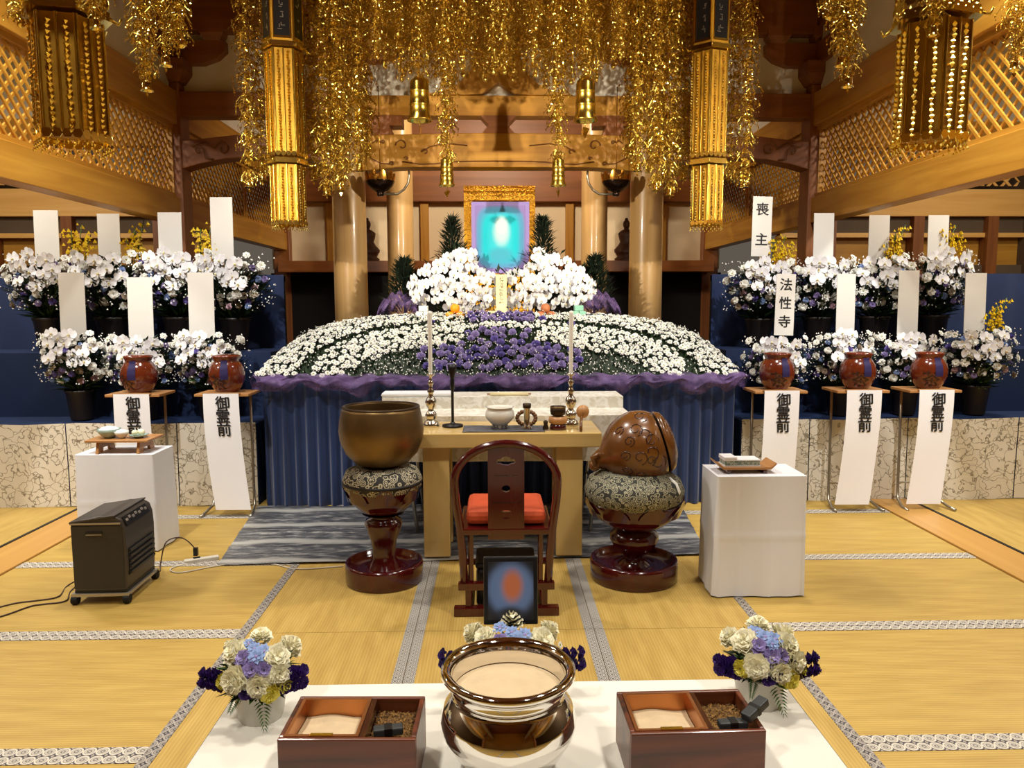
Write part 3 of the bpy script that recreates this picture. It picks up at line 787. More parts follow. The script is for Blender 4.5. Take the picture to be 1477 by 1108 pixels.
# ---------------------------------------------------------------- memorial flower stands on both sides
mat('pot_brown', S(30, 22, 18), .45, var=.2, vs=8)
mat('placard', S(232, 229, 222), .7, var=.02, vs=3)
mat('placard_stick', S(214, 186, 140), .6)
PUR = [carnation(.026, ['petal_lilac']), carnation(.026, ['petal_violet']), carnation(.026, ['petal_blue'])]
TAU = [carnation(.028, ['petal_taupe']), carnation(.026, ['petal_pink'])]
def flower_stand(seed, yellow):
    random.seed(seed)
    t = thing('flower_arrangement', 'x', 'flowers', (0, 0, 0), 0, 'memorial flower arrangements on the side tiers')
    MB().lathe([(.075, 0), (.078, .01), (.10, .20), (.108, .21), (.108, .225), (.095, .225), (.09, .19)], 20).build('pot', 'pot_brown', t)
    mb = MB()
    for k in range(620):
        a = U(0, 2*PI); f = rnd()
        r = .05 + .20*f**.6*U(.3, 1)
        leaf(mb, (r*.5*math.cos(a), r*.5*math.sin(a), .20+.22*f), (math.cos(a)*U(.4, 1), math.sin(a)*U(.4, 1), U(.0, 1.1)), U(.08, .17), U(.006, .012), 0 if rnd() < .75 else 1)
    for k in range(460):
        a = U(0, 2*PI); f = rnd()
        mb_p = Vector((.23*math.cos(a)*math.sqrt(f), .16*math.sin(a)*math.sqrt(f), .36+.26*math.sqrt(max(0, 1-f))*U(.4, 1)))
        leaf(mb, mb_p, (math.cos(a), math.sin(a), U(-.2, 1)), U(.05, .1), U(.006, .012), 0)
    mb.build('foliage', ['leaf_dark', 'leaf_mid'], t, kind='stuff')
    # two falling sprays of moth orchids
    pts = []
    for (ox, oz, n) in ((-.075, .66, 8), (.075, .63, 8)):
        for k in range(n*3):
            p = Vector((ox+U(-.075, .075), -.14-.05*rnd(), oz-U(0, .2)))
            if any((p-q).length < .058 for q in pts): continue
            pts.append(p)
            q = Vector((p.x*2+U(-.3, .3), -1, U(-.1, .5))).normalized()
            xax = Vector((0, 0, 1)).cross(q).normalized(); yax = q.cross(xax)
            inst('orchid_bloom', ORCH, t, p, (Matrix((xax, yax, q)).transposed() @ Matrix.Rotation(U(-.3, .3), 3, 'Z')).to_euler(), U(.85, 1.1))
    def ring(meshes, name, n, rmin, rmax, zmin, zmax, dmin, sc_=1.0):
        c = 0; k = 0
        while c < n and k < n*30:
            k += 1
            a = U(PI*.98, PI*2.02); r = U(rmin, rmax)
            z = U(zmin, zmax)
            p = Vector((r*math.cos(a), r*.68*math.sin(a), z))
            if any((p-q).length < dmin for q in pts): continue
            pts.append(p); c += 1
            nrm = Vector((p.x*3, p.y*3-.5, (z-.42)*2+U(-.1, .4)))
            inst(name, meshes[c % len(meshes)], t, p, look(nrm, U(0, 6)), sc_*U(.85, 1.15))
    ring(SPRAY, 'chrysanthemum', 20, .19, .275, .36, .66, .05)
    ring(PUR, 'carnation', 18, .14, .25, .30, .60, .046)
    ring(TAU, 'statice', 10, .14, .25, .30, .55, .046)
    ring(SPRAY, 'chrysanthemum', 5, .10, .2, .30, .40, .055)
    mb = MB()
    for k in range(240):
        a = U(PI*.9, PI*2.1); r = U(.16, .31)
        dot(mb, (r*math.cos(a), r*.7*math.sin(a), U(.28, .66)), U(.004, .008))
    mb.build('gypsophila', 'petal_white', t, kind='stuff')
    if yellow:
        mb = MB()
        for b_ in range(5):
            x0 = U(.10, .2); x1 = x0+U(-.05, .12); h = U(.72, .92)
            mb.tube([(x0, .08, .5), ((x0+x1)/2, .10, .72), (x1, .08, h)], .003, 4, 1)
            for k in range(24):
                f = U(.45, 1); 
                dot(mb, (x0+(x1-x0)*f+U(-.035, .035), .09+U(-.03, .03), .5+(h-.5)*f+U(-.02, .02)), U(.009, .017))
        mb.build('oncidium_spray', ['petal_gold', 'leaf_mid'], t, kind='stuff')
    return t
protos = [flower_stand(11, True), flower_stand(12, False), flower_stand(13, True), flower_stand(14, False)]
FZ, BZ, FYY, BYY = .665, 1.20, 6.14, 6.62
def smean(): pass
spots = [  # x of the flower head, row, prototype, label
    (70, 'b', 0, 'white orchid arrangement at the left end of the upper left row'),
    (160, 'b', 2, 'white orchid arrangement second from the left in the upper left row'),
    (258, 'b', 0, 'white orchid arrangement third from the left in the upper left row'),
    (338, 'b', 1, 'white orchid arrangement under the tallest placard, right end of the upper left row'),
    (108, 'f', 3, 'white orchid arrangement at the left end of the lower left row'),
    (204, 'f', 1, 'white orchid arrangement behind the left tea jar in the lower left row'),
    (298, 'f', 3, 'white orchid arrangement behind the second left tea jar beside the blue stage'),
    (1096, 'b', 0, 'white orchid arrangement under the two-character placard 喪主'),
    (1180, 'b', 1, 'white orchid arrangement second from the left in the upper right row'),
    (1262, 'b', 2, 'white orchid arrangement third from the left in the upper right row'),
    (1346, 'b', 0, 'white orchid arrangement at the right end of the upper right row'),
    (1124, 'f', 1, 'white orchid arrangement under the three-character placard 法性寺'),
    (1216, 'f', 3, 'white orchid arrangement behind the middle right tea jar'),
    (1312, 'f', 1, 'white orchid arrangement behind the rightmost tea jar'),
    (1414, 'f', 2, 'white orchid arrangement at the right end of the lower right row'),
]
used = set()
random.seed(5)
for (px, row, k, label) in spots:
    Y, z = (FYY, FZ) if row == 'f' else (BYY, BZ)
    p = at(px, 437, Y=Y)
    rz = U(-.2, .2)
    o = protos[k] if k not in used else copy_tree(protos[k])
    used.add(k)
    o.location = (p.x, Y, z); o.rotation_euler = (0, 0, rz); o['label'] = label
    s_ = (1.0 if px == 1124 else U(1.04, 1.1)) if row == 'f' else (1.15 if px == 1096 else U(1.2, 1.28)); o.scale = (s_, s_, s_)
# placards
def placard(px0, px1, py0, py1, row, label, text=None, tilt=0.):
    Y = 6.22 if row == 'f' else 6.72
    a = at((px0+px1)/2, py1+6, Y=Y); b_ = at((px0+px1)/2, py0, Y=Y)
    wd = (px1-px0)*Y*1.005/FPX; h = b_.z-a.z
    t = thing('name_placard', label, 'placard', a, 0, 'placards standing in the flower arrangements')
    t.rotation_euler = (R(-2), tilt, 0)
    MB().box(-wd/2, wd/2, -.003, .003, 0, h).build('board', 'placard', t, bevel=.001)
    MB().box(-.006, .006, .003, .013, -.28, h*.7).build('stick', 'placard_stick', t)
    if text:
        n = len(text); sz = wd*.62
        for i, ch in enumerate(text):
            f = (.79-.50*i/(n-1)) if n == 2 else (.83-.60*i/(n-1))
            o = inst('character', glyph(ch, sz/.92, bold=.018), t, (0, -.0036, h*f))
            o['label'] = 'black brush character ' + ch
for a in ((53, 87, 303, 390, 'b', 'blank white placard at the left end of the upper left row'),
          (144, 175, 308, 388, 'b', 'blank white placard second from the left in the upper left row'),
          (231, 264, 306, 388, 'b', 'blank white placard third from the left in the upper left row'),
          (306, 337, 284, 368, 'b', 'tallest standing blank white placard of the upper left row, in front of the lattice'),
          (89, 125, 393, 487, 'f', 'blank white placard at the left end of the lower left row'),
          (187, 222, 400, 487, 'f', 'blank white placard in the middle of the lower left row'),
          (274, 310, 393, 482, 'f', 'blank white placard at the right end of the lower left row'),
          (1083, 1111, 283, 364, 'b', 'white placard with the two black characters 喪主', '喪主', R(1.2)),
          (1172, 1201, 307, 388, 'b', 'blank white placard second from the left in the upper right row'),
          (1251, 1281, 310, 388, 'b', 'blank white placard third from the left in the upper right row'),
          (1336, 1366, 310, 388, 'b', 'blank white placard at the right end of the upper right row'),
          (1116, 1144, 395, 478, 'f', 'white placard with the three black characters 法性寺', '法性寺', R(1.5)),
          (1205, 1232, 395, 478, 'f', 'blank white placard second from the left in the lower right row'),
          (1293, 1323, 390, 485, 'f', 'blank white placard third from the left in the lower right row'),
          (1389, 1420, 394, 478, 'f', 'blank white placard at the right end of the lower right row')):
    placard(*a)

# ---------------------------------------------------------------- tiers under the flower stands
def marble(name):
    m, nt, b = newmat(name)
    tc = nd(nt, 'ShaderNodeTexCoord')
    nz = nd(nt, 'ShaderNodeTexNoise'); nz.inputs['Scale'].default_value = 5; nz.inputs['Detail'].default_value = 3
    nt.links.new(tc.outputs['Object'], nz.inputs[0])
    mx = nd(nt, 'ShaderNodeMix', data_type='RGBA'); mx.inputs[0].default_value = .42
    nt.links.new(tc.outputs['Object'], mx.inputs[6]); nt.links.new(nz.outputs[1], mx.inputs[7])
    vo = nd(nt, 'ShaderNodeTexVoronoi', feature='DISTANCE_TO_EDGE'); vo.inputs['Scale'].default_value = 13
    nt.links.new(mx.outputs[2], vo.inputs[0])
    r = ramp(nt, [(0, S(112, 104, 90)), (.022, S(178, 170, 152)), (.06, S(232, 227, 214))])
    nt.links.new(vo.outputs['Distance'], r.inputs[0])
    n2 = nd(nt, 'ShaderNodeTexNoise'); n2.inputs['Scale'].default_value = 3; n2.inputs['Detail'].default_value = 6
    nt.links.new(tc.outputs['Object'], n2.inputs[0])
    r2 = ramp(nt, [(.35, (.92, .90, .86, 1)), (.65, (1, 1, 1, 1))]); nt.links.new(n2.outputs[0], r2.inputs[0])
    m2 = nd(nt, 'ShaderNodeMix', data_type='RGBA', blend_type='MULTIPLY'); m2.inputs[0].default_value = 1
    nt.links.new(r.outputs[0], m2.inputs[6]); nt.links.new(r2.outputs[0], m2.inputs[7])
    nt.links.new(m2.outputs[2], b.inputs['Base Color'])
    b.inputs['Roughness'].default_value = .35
    MATS[name] = m
marble('marble_paper')
for s in (-1, 1):
    side = 'left' if s < 0 else 'right'
    t = thing('flower_tier', 'two-step tier faced with marbled paper under the %s flowers' % side, 'stage', (s*1.93, 5.88, 0))
    MB().box(min(0, s*2.9), max(0, s*2.9), .02, .46, 0, .655).build('lower_step', 'curtain_navy', t)
    MB().box(min(0, s*2.9), max(0, s*2.9), .46, .98, 0, 1.195).build('upper_step', 'curtain_navy', t)
    x = 0.0
    for i, wd in enumerate((.62, .86, .9, .9) if s < 0 else (.55, .8, .9, .9)):
        x0 = x; x += wd
        def pf(u, v, x0=x0, wd=wd, i=i):
            X = x0+.004+(wd-.008)*u
            return (s*X, -.006 + .007*math.sin(X*9+v*2) + .004*math.sin(X*23+1) - .012*v*math.sin(u*PI), .003+.665*v + .005*math.sin(X*6))
        mb = MB().grid(pf, 24, 10) if s > 0 else MB().grid(lambda u, v: pf(1-u, v), 24, 10)
        mb.build('marble_panel', 'marble_paper', t)
    # navy backdrop cloth on a frame behind the tier
    d = thing('backdrop_screen', 'plain navy cloth screen behind the %s flower stands' % side, 'screen', (s*1.97, 6.95, 0))
    mb = MB().grid(lambda u, v: (s*3.2*(u if s > 0 else 1-u), .012*math.sin(u*22)+.008*math.sin(u*57), .0+1.86*v), 90, 3)
    mb.build('cloth', 'curtain_blue', d)
    MB().box(min(0, s*3.2), max(0, s*3.2), .03, .06, 1.80, 1.85).box(min(0, s*.04), max(0, s*.04), .03, .06, 0, 1.85).box(min(s*3.16, s*3.2), max(s*3.16, s*3.2), .03, .06, 0, 1.85).build('frame', 'black_edge', d)
# ================================================================ FURNITURE AND RITUAL OBJECTS
random.seed(21)
wood('lacquer_red', S(58, 8, 9), S(74, 12, 12), 2, 5, .16, .55, 6, 0)
wood('table_gold_x', S(204, 172, 104), S(216, 186, 120), 0, 6, .3, .4, 20, .02)
wood('table_gold_z', S(200, 168, 102), S(212, 182, 116), 2, 6, .3, .4, 20, .02)
wood('mokugyo_wood', S(88, 52, 20), S(124, 78, 32), 0, 5, .25, .4, 4, .02)
wood('tray_wood', S(168, 116, 66), S(192, 142, 88), 0, 8, .4, .1)
wood('box_wood', S(34, 12, 5), S(112, 54, 26), 0, 16, .38, .15, 9, .03)
mat('box_wood_dark', S(58, 26, 14), .25, coat=.6, var=.2, vs=10)
mat('bronze', S(122, 98, 62), .4, .85, var=.25, vs=5, bump=.05, bs=25)
mat('bronze_dark', S(58, 44, 28), .45, .7, var=.2, vs=6)
mat('chrome', S(224, 220, 214), .06, 1.0)
mat('silver', S(206, 200, 188), .18, 1.0)
mat('black_plastic', S(20, 20, 22), .35)
mat('black_iron', S(24, 22, 22), .4, .3)
mat('ceramic_white', S(222, 220, 210), .15, coat=.5, var=.03, vs=6)
mat('celadon', S(150, 172, 160), .15, coat=.5, var=.15, vs=20)
mat('cloth_white', S(230, 232, 238), .85, var=.02, vs=4)
mat('cloth_cream', S(226, 222, 210), .85, var=.02, vs=4)
mat('cushion_orange', S(184, 72, 34), .75, var=.12, vs=10)
mat('wax', S(244, 242, 232), .4)
mat('ash', S(200, 178, 142), .95, var=.06, vs=25, bump=.3, bs=60)
mat('copper_liner', S(192, 132, 84), .32, 1.0, var=.15, vs=8)
mat('brass_plate', S(226, 190, 70), .25, 1.0)
mat('charcoal', S(46, 48, 48), .5, var=.2, vs=20)
mat('incense_grain', S(128, 92, 40), .8, var=.35, vs=60)
mat('grain_dark', S(84, 56, 26), .8)
mat('jar_glaze', S(102, 40, 18), .18, coat=.7, var=.2, vs=7)
mat('jar_ink', S(52, 20, 12), .5)
mat('tag_purple', S(32, 20, 74), .7)
mat('paper_white', S(240, 240, 244), .8)
mat('steel_tube', S(176, 168, 152), .28, .9)
mat('heater_grey', S(74, 68, 62), .42, .25, var=.04, vs=5)
mat('heater_side', S(58, 54, 50), .5, .1)
mat('heater_trim', S(176, 170, 160), .3, .6)
mat('rubber', S(16, 16, 16), .7)
mat('cord_brown', S(58, 34, 26), .5)
mat('cord_white', S(206, 200, 186), .5)
mat('lamp_bronze', S(46, 32, 24), .22, .8)
mat('gold_rim', S(196, 142, 60), .25, 1.0)
mat('offering_white', S(240, 240, 236), .6)
mat('offering_green', S(140, 196, 170), .5)
mat('fruit_orange', S(240, 160, 20), .45, bump=.1, bs=90)
mat('fruit_red', S(196, 120, 74), .4, var=.2, vs=20)
mat('tablet_wood', S(236, 222, 178), .5)
mat('pot_frost', S(200, 198, 188), .35, var=.03, vs=8)
def pattern_cushion(name, light, dark, scale):
    m, nt, b = newmat(name)
    tc = nd(nt, 'ShaderNodeTexCoord')
    vo = nd(nt, 'ShaderNodeTexVoronoi', feature='F1'); vo.inputs['Scale'].default_value = scale
    nt.links.new(tc.outputs['Object'], vo.inputs[0])
    r = ramp(nt, [(0, light), (.10, dark), (.22, light), (.34, dark), (.48, light), (.62, dark)], 'CONSTANT')
    nt.links.new(vo.outputs['Distance'], r.inputs[0]); nt.links.new(r.outputs[0], b.inputs['Base Color'])
    b.inputs['Roughness'].default_value = .7
    MATS[name] = m
pattern_cushion('brocade_ring', S(186, 178, 150), S(40, 38, 34), 34)
pattern_cushion('brocade_ring2', S(160, 156, 128), S(44, 44, 40), 40)
def brocade(name, a, b2, scale):
    m, nt, b = newmat(name)
    tc = nd(nt, 'ShaderNodeTexCoord'); nz = nd(nt, 'ShaderNodeTexNoise'); nz.inputs['Scale'].default_value = scale; nz.inputs['Detail'].default_value = 6; nz.inputs['Distortion'].default_value = 1.5
    nt.links.new(tc.outputs['Object'], nz.inputs[0])
    r = ramp(nt, [(.44, a), (.56, b2)]); nt.links.new(nz.outputs[0], r.inputs[0]); nt.links.new(r.outputs[0], b.inputs['Base Color'])
    b.inputs['Roughness'].default_value = .55
    MATS[name] = m
brocade('brocade_white', S(214, 208, 192), S(236, 234, 226), 14)
brocade('brocade_grey', S(70, 70, 78), S(92, 92, 100), 18)
def sheet_mat(name):
    m, nt, b = newmat(name)
    tc = nd(nt, 'ShaderNodeTexCoord'); mp = nd(nt, 'ShaderNodeMapping'); mp.inputs['Scale'].default_value = (.8, 3, 1)
    nt.links.new(tc.outputs['Object'], mp.inputs[0])
    nz = nd(nt, 'ShaderNodeTexNoise'); nz.inputs['Scale'].default_value = 9; nz.inputs['Detail'].default_value = 8; nz.inputs['Roughness'].default_value = .7
    nt.links.new(mp.outputs[0], nz.inputs[0])
    r = ramp(nt, [(.40, S(78, 80, 88)), (.52, S(118, 120, 124)), (.62, S(190, 190, 188)), (.7, S(226, 226, 220))]); nt.links.new(nz.outputs[0], r.inputs[0])
    wv = nd(nt, 'ShaderNodeTexWave', wave_type='BANDS', bands_direction='Y'); wv.inputs['Scale'].default_value = .8; wv.inputs['Distortion'].default_value = 2.5; wv.inputs['Detail'].default_value = 3; wv.inputs['Detail Scale'].default_value = 1.5
    nt.links.new(tc.outputs['Object'], wv.inputs[0])
    r3 = ramp(nt, [(.82, (0, 0, 0, 1)), (.99, (1, 1, 1, 1))]); nt.links.new(wv.outputs[0], r3.inputs[0])  # pale bands: glints off the fold ridges painted into the colour
    mx = nd(nt, 'ShaderNodeMix', data_type='RGBA'); mx.inputs[7].default_value = S(214, 214, 208)
    nt.links.new(r3.outputs[0], mx.inputs[0]); nt.links.new(r.outputs[0], mx.inputs[6]); nt.links.new(mx.outputs[2], b.inputs['Base Color'])
    bp = nd(nt, 'ShaderNodeBump'); bp.inputs['Strength'].default_value = .5; bp.inputs['Distance'].default_value = .02
    nt.links.new(nz.outputs[0], bp.inputs['Height']); nt.links.new(bp.outputs[0], b.inputs['Normal'])
    b.inputs['Roughness'].default_value = .28; b.inputs['Metallic'].default_value = .5
    MATS[name] = m
sheet_mat('tarpaulin')
def plate(outline, holes, th, name, mats):
    """flat plate with cut-outs, drawn in x,z, thickness along y"""
    c = bpy.data.curves.new('plate', 'CURVE'); c.dimensions = '2D'; c.fill_mode = 'BOTH'; c.extrude = th/2
    for poly in [outline] + holes:
        sp = c.splines.new('POLY'); sp.points.add(len(poly)-1)
        for p, q in zip(sp.points, poly): p.co = (q[0], q[1], 0, 1)
        sp.use_cyclic_u = True
    o = bpy.data.objects.new('plate', c); COL.objects.link(o)
    bpy.context.view_layer.update()
    me = bpy.data.meshes.new_from_object(o.evaluated_get(bpy.context.evaluated_depsgraph_get()))
    bpy.data.objects.remove(o); bpy.data.curves.remove(c)
    for v in me.vertices: v.co = (v.co.x, -v.co.z, v.co.y)
    me.name = name; me.materials.clear(); me.materials.append(MATS[mats])
    return me
def circle(cx, cz, rx, rz, n=18): return [(cx+rx*math.cos(2*PI*k/n), cz+rz*math.sin(2*PI*k/n)) for k in range(n)]

# ---- dark crinkled sheet under the altar tables
def wr(x, y): return .012 + .004*math.sin(x*5+y*3) + .010*math.exp(-((y-4.78-.05*math.sin(x*2))/.018)**2) + .010*math.exp(-((y-5.15-.04*math.sin(x*2+1))/.018)**2) + .010*math.exp(-((y-5.5+.04*math.sin(x*1.7))/.018)**2) + .005*math.exp(-((x+.9+.2*y-1)/.015)**2)
sh_ = thing('ground_sheet', 'dark silvery crinkled sheet spread on the tatami below the altar tables', 'sheet', (0, 0, 0))
MB().grid(lambda u, v: (lambda x, y: (x, y, wr(x, y)))(-1.75-.17*v+(3.05+.30*v)*u, 4.48+.1*u*(1-v)+1.33*v), 120, 90).build('sheet_cloth', 'tarpaulin', sh_)

# ---- altar reading table
t = thing('altar_table', 'gold-coloured wooden altar table with square legs behind the chair', 'table', (.005, 4.5, .02))
MB().box(-.605, .605, .0, .48, .70, .79).build('table_top', 'table_gold_x', t, bevel=.006)
for sx in (-1, 1):
    for yy in (.05, .34):
        MB().box(-.082, .082, 0, .09, 0, .70).build('leg', 'table_gold_z', t, (sx*.413, yy, 0), bevel=.005)
TZ = .811
# ---- white brocade offering table behind it
t = thing('offering_table', 'two-level folding table under a white brocade cloth behind the altar table', 'table', (.015, 5.0, .02))
mb = MB()
def drape(x0, x1, y0, y1, z0, z1):
    mb.box(x0, x1, y0, y1, z0, z1)
mb = MB().box(-.87, .87, 0, .36, .80, .822).grid(lambda u, v: (-.87+1.74*u, -.004-.006*math.sin(u*40)*v-.004*v, .822-.31*v), 60, 6)
for s in (-1, 1): mb.grid(lambda u, v: (s*(.872+.006*math.sin(u*20)*v), .7*u, .822-.31*v), 24, 5)
mb.box(-.87, .87, .36, .70, .80, .905)
mb.build('brocade_cloth', 'brocade_white', t)
for sx in (-1, 1):
    for a, b_ in (((sx*.70, .10, .80), (sx*.60, .08, 0)), ((sx*.70, .58, .80), (sx*.60, .60, 0))):
        MB().tube([a, b_], .013, 8).build('leg', 'steel_tube', t)
    MB().tube([(sx*.64, .09, .30), (sx*.64, .59, .30)], .009, 8).build('stretcher', 'steel_tube', t)
t = thing('cloth_box', 'flat white cloth-covered box at the left on the brocade table', 'box', (-.61, 5.45, .926))
MB().box(-.25, .25, -.08, .08, 0, .03).build('body', 'cloth_white', t, bevel=.008)
MB().box(-.253, .253, -.083, .083, .012, .017).build('cloth_fold', 'cloth_cream', t)
t = thing('scroll', 'rolled cream scroll lying on the brocade table', 'scroll', (.06, 5.42, .926))
MB().tube([(-.14, 0, .014), (.14, 0, .014)], .014, 12).build('paper_roll', 'tablet_wood', t)
MB().tube([(-.16, 0, .014), (.16, 0, .014)], .006, 8).build('rod', 'tray_wood', t)
t = thing('folded_paper', 'crumpled white paper strip lying on the scroll', 'paper', (.04, 5.47, .926))
MB().grid(lambda u, v: (-.07+.14*u, -.02+.04*v, .012+.01*math.sin(u*17)+.006*math.sin(v*9+u*4)), 24, 5).build('paper', 'paper_white', t)

# ---- things on the altar table
def candle(px, label):
    p = at(px, 613, Y=4.78)
    t = thing('candlestick', label, 'candlestick', (p.x, 4.78, TZ))
    MB().lathe([(.052, 0), (.055, .012), (.045, .03), (.028, .042), (.034, .058), (.04, .072), (.03, .092), (.018, .104), (.022, .12), (.032, .136), (.038, .158), (.03, .18), (.014, .20), (.017, .215), (.024, .226), (.014, .24), (.011, .265), (.017, .275), (.02, .285), (.011, .295), (.009, .32), (.026, .332), (.028, .338), (.006, .342)], 20).build('holder', 'silver', t)
    c = MB().lathe([(.012, .34), (.0125, .35), (.0145, .72), (.0135, .735), (.003, .74)], 14).build('candle', 'wax', t)
    MB().tube([(0, 0, .735), (.001, 0, .752)], .0015, 5).build('wick', 'black_plastic', c)
candle(622, 'tall silver candlestick with a white candle at the left of the altar table')
candle(823, 'tall silver candlestick with a white candle at the right of the altar table')
p = at(653, 610, Y=4.76)
t = thing('incense_stand', 'slim black iron stand beside the left candlestick', 'stand', (p.x, 4.76, TZ))
MB().lathe([(.066, 0), (.068, .006), (.066, .014), (.02, .02), (.012, .03)], 24).build('base', 'black_iron', t)
MB().lathe([(.009, .02), (.009, .24), (.014, .245), (.014, .30), (.012, .31)], 12).build('pole', 'black_iron', t)
MB().lathe([(.012, .31), (.018, .33), (.026, .37), (.03, .40), (.024, .398), (.014, .36)], 16).build('cup', 'black_iron', t)
t = thing('altar_mat', 'grey brocade mat lying on the altar table', 'mat', (0, 4.53, TZ))
MB().grid(lambda u, v: (-.24+.50*u, .01+.24*v, .003+.0015*math.sin(u*11)), 20, 3).build('mat_cloth', 'brocade_grey', t)
MB().box(-.243, -.24, .008, .252, .0008, .0035).box(.26, .263, .008, .252, .0008, .0035).build('hem', 'black_edge', t)
MAT_Z = TZ+.006
p = at(721, 612, Y=4.68)
t = thing('incense_bowl', 'white porcelain incense bowl with a rolled rim on the grey mat', 'bowl', (p.x, 4.68, MAT_Z))
MB().lathe([(.03, .012), (.06, .03), (.088, .06), (.094, .085), (.086, .108), (.078, .118), (.086, .128), (.09, .132), (.084, .134), (.072, .122), (.07, .10)], 32).build('body', 'ceramic_white', t)
for k in range(3):
    a = 2*PI*k/3+.5
    MB().lathe([(.006, 0), (.010, .008), (.013, .022)], 8).build('foot', 'ceramic_white', t, (.045*math.cos(a), .045*math.sin(a), 0))
MB().lathe([(.071, .10), (.04, .112), (0, .114)], 20).build('ash_fill', 'ash', t)
p = at(760, 618, Y=4.62)
t = thing('silver_vase', 'small silver cylinder vase with a dark rim on the grey mat', 'vase', (p.x, 4.62, MAT_Z))
MB().lathe([(.03, 0), (.032, .006), (.02, .02), (.018, .06), (.021, .13), (.024, .14)], 20).build('body', 'silver', t)
MB().lathe([(.0245, .132), (.026, .14), (.026, .16), (.022, .16), (.02, .14)], 20).build('rim', 'bronze_dark', t)
t = thing('prayer_beads', 'coil of dark prayer beads around the silver vase', 'beads', (p.x, 4.68, MAT_Z))
bead = MB().ball((0, 0, 0), .014, 8, 6).mesh('bead', 'mokugyo_wood')
for k in range(18):
    a = 2*PI*k/18
    inst('bead', bead, t, (.058*math.cos(a), .008+.016*math.sin(a), .058+.042*math.sin(a)))
t = thing('incense_cup', 'tiny dark cup on the altar table beside the bowl stack', 'cup', (.272, 4.60, MAT_Z))
MB().lathe([(.018, 0), (.02, .01), (.012, .03), (.016, .05), (.013, .052), (.008, .04)], 14).build('body', 'bronze_dark', t)
MB().ball((0, 0, .048), .011, 8, 6).build('lid', 'bronze_dark', t)
p = at(805, 617, Y=4.62)
t = thing('bowl_cushion', 'small brown brocade cushion stand on the altar table', 'cushion', (p.x, 4.64, TZ))
MB().lathe([(.05, 0), (.055, .006), (.048, .03), (.042, .034)], 20).build('foot', 'lacquer_red', t)
MB().lathe([(.04, .034), (.056, .042), (.06, .058), (.054, .078), (.03, .084), (0, .082)], 20).build('pad', 'tray_wood', t)
t = thing('hand_gong', 'small dark bronze bowl gong on its cushion', 'gong', (p.x, 4.64, TZ+.085))
MB().lathe([(.028, 0), (.045, .008), (.049, .03), (.048, .058), (.044, .058), (.043, .02), (0, .008)], 24).build('bowl', 'bronze_dark', t)
MB().lathe([(.0485, .05), (.0505, .054), (.049, .06), (.044, .06)], 24).build('rim', 'bronze', t)
p = at(838, 612, Y=4.64)
t = thing('wooden_striker', 'pale wooden striker with a round padded head leaning on the altar table edge', 'striker', (p.x, 4.62, TZ))
MB().tube([(-.012, -.085, .006), (-.006, -.03, .05), (.008, .03, .10)], [.009, .010, .009], 8).build('handle', 'mokugyo_wood', t)
MB().ball((.014, .055, .105), .042, 14, 10, 0, (1, .8, 1)).build('head', 'tray_wood', t)

# ---- priest's chair
t = thing('priest_chair', 'dark red lacquered chair with a rounded back and pierced splat', 'chair', (.012, 3.72, 0))
pts = [(-.214, 0, .15), (-.222, 0, .30), (-.236, 0, .46), (-.256, 0, .60), (-.262, 0, .70)]
for k in range(1, 16):
    a = PI - PI*k/16
    pts.append((.262*math.cos(a), 0, .70+.195*math.sin(a)))
pts += [(-x, y, z) for x, y, z in reversed([(-.214, 0, .15), (-.222, 0, .30), (-.236, 0, .46), (-.256, 0, .60), (-.262, 0, .70)])]
MB().tube(pts, .021, 10).build('back_frame', 'lacquer_red', t)
sp = plate([(-.092, .40), (.092, .40), (.092, .88), (.05, .894), (-.05, .894), (-.092, .88)],
           [[(x*.047+ .0, .806+z*.022) for x, z in ((-1, 0), (-.9, .5), (-.55, .6), (-.4, .95), (0, 1.15), (.4, .95), (.55, .6), (.9, .5), (1, 0), (.9, -.5), (.55, -.6), (.3, -.9), (-.3, -.9), (-.55, -.6), (-.9, -.5))],
            circle(0, .665, .022, .018), circle(0, .548, .026, .005, 12), circle(0, .512, .020, .005, 12)], .022, 'splat', 'lacquer_red')
so = inst('splat', sp, t)
MB().box(-.06, .06, -.0125, -.011, .733, .735).box(-.07, .07, -.0125, -.011, .594, .596).build('groove', 'black_edge', so)
MB().box(-.235, .235, -.015, .43, .425, .458).build('seat', 'lacquer_red', t, bevel=.006)
MB().box(-.205, .205, .03, .41, .462, .54).build('cushion', 'cushion_orange', t, bevel=.028)
for sx in (-1, 1):
    MB().box(-.014, .014, -.012, .012, .03, .16).build('rear_leg', 'lacquer_red', t, (sx*.197, 0, 0))
    MB().box(-.014, .014, -.012, .012, .03, .43).build('front_leg', 'lacquer_red', t, (sx*.197, .40, 0))
    MB().box(-.010, .010, -.008, .008, .16, .43).build('rear_strut', 'lacquer_red', t, (sx*.178, .01, 0))
    MB().box(-.016, .016, -.01, .44, 0, .04).build('side_runner', 'lacquer_red', t, (sx*.197, 0, 0), bevel=.004)
MB().box(-.27, .27, -.03, .02, 0, .046).build('foot_rail', 'lacquer_red', t, bevel=.004)
MB().box(-.247, .247, -.02, .018, .135, .175).build('stretcher', 'lacquer_red', t, bevel=.004)
MB().box(-.25, .25, .40, .43, .12, .15).build('front_stretcher', 'lacquer_red', t, bevel=.004)
# black case under the chair
t = thing('storage_case', 'black lidded case on the floor under the chair', 'case', (.01, 3.80, .004))
MB().box(-.155, .155, 0, .26, 0, .21).build('body', 'black_plastic', t, bevel=.02)
MB().box(-.16, .16, -.004, .264, .21, .24).build('lid', 'black_iron', t, bevel=.012)

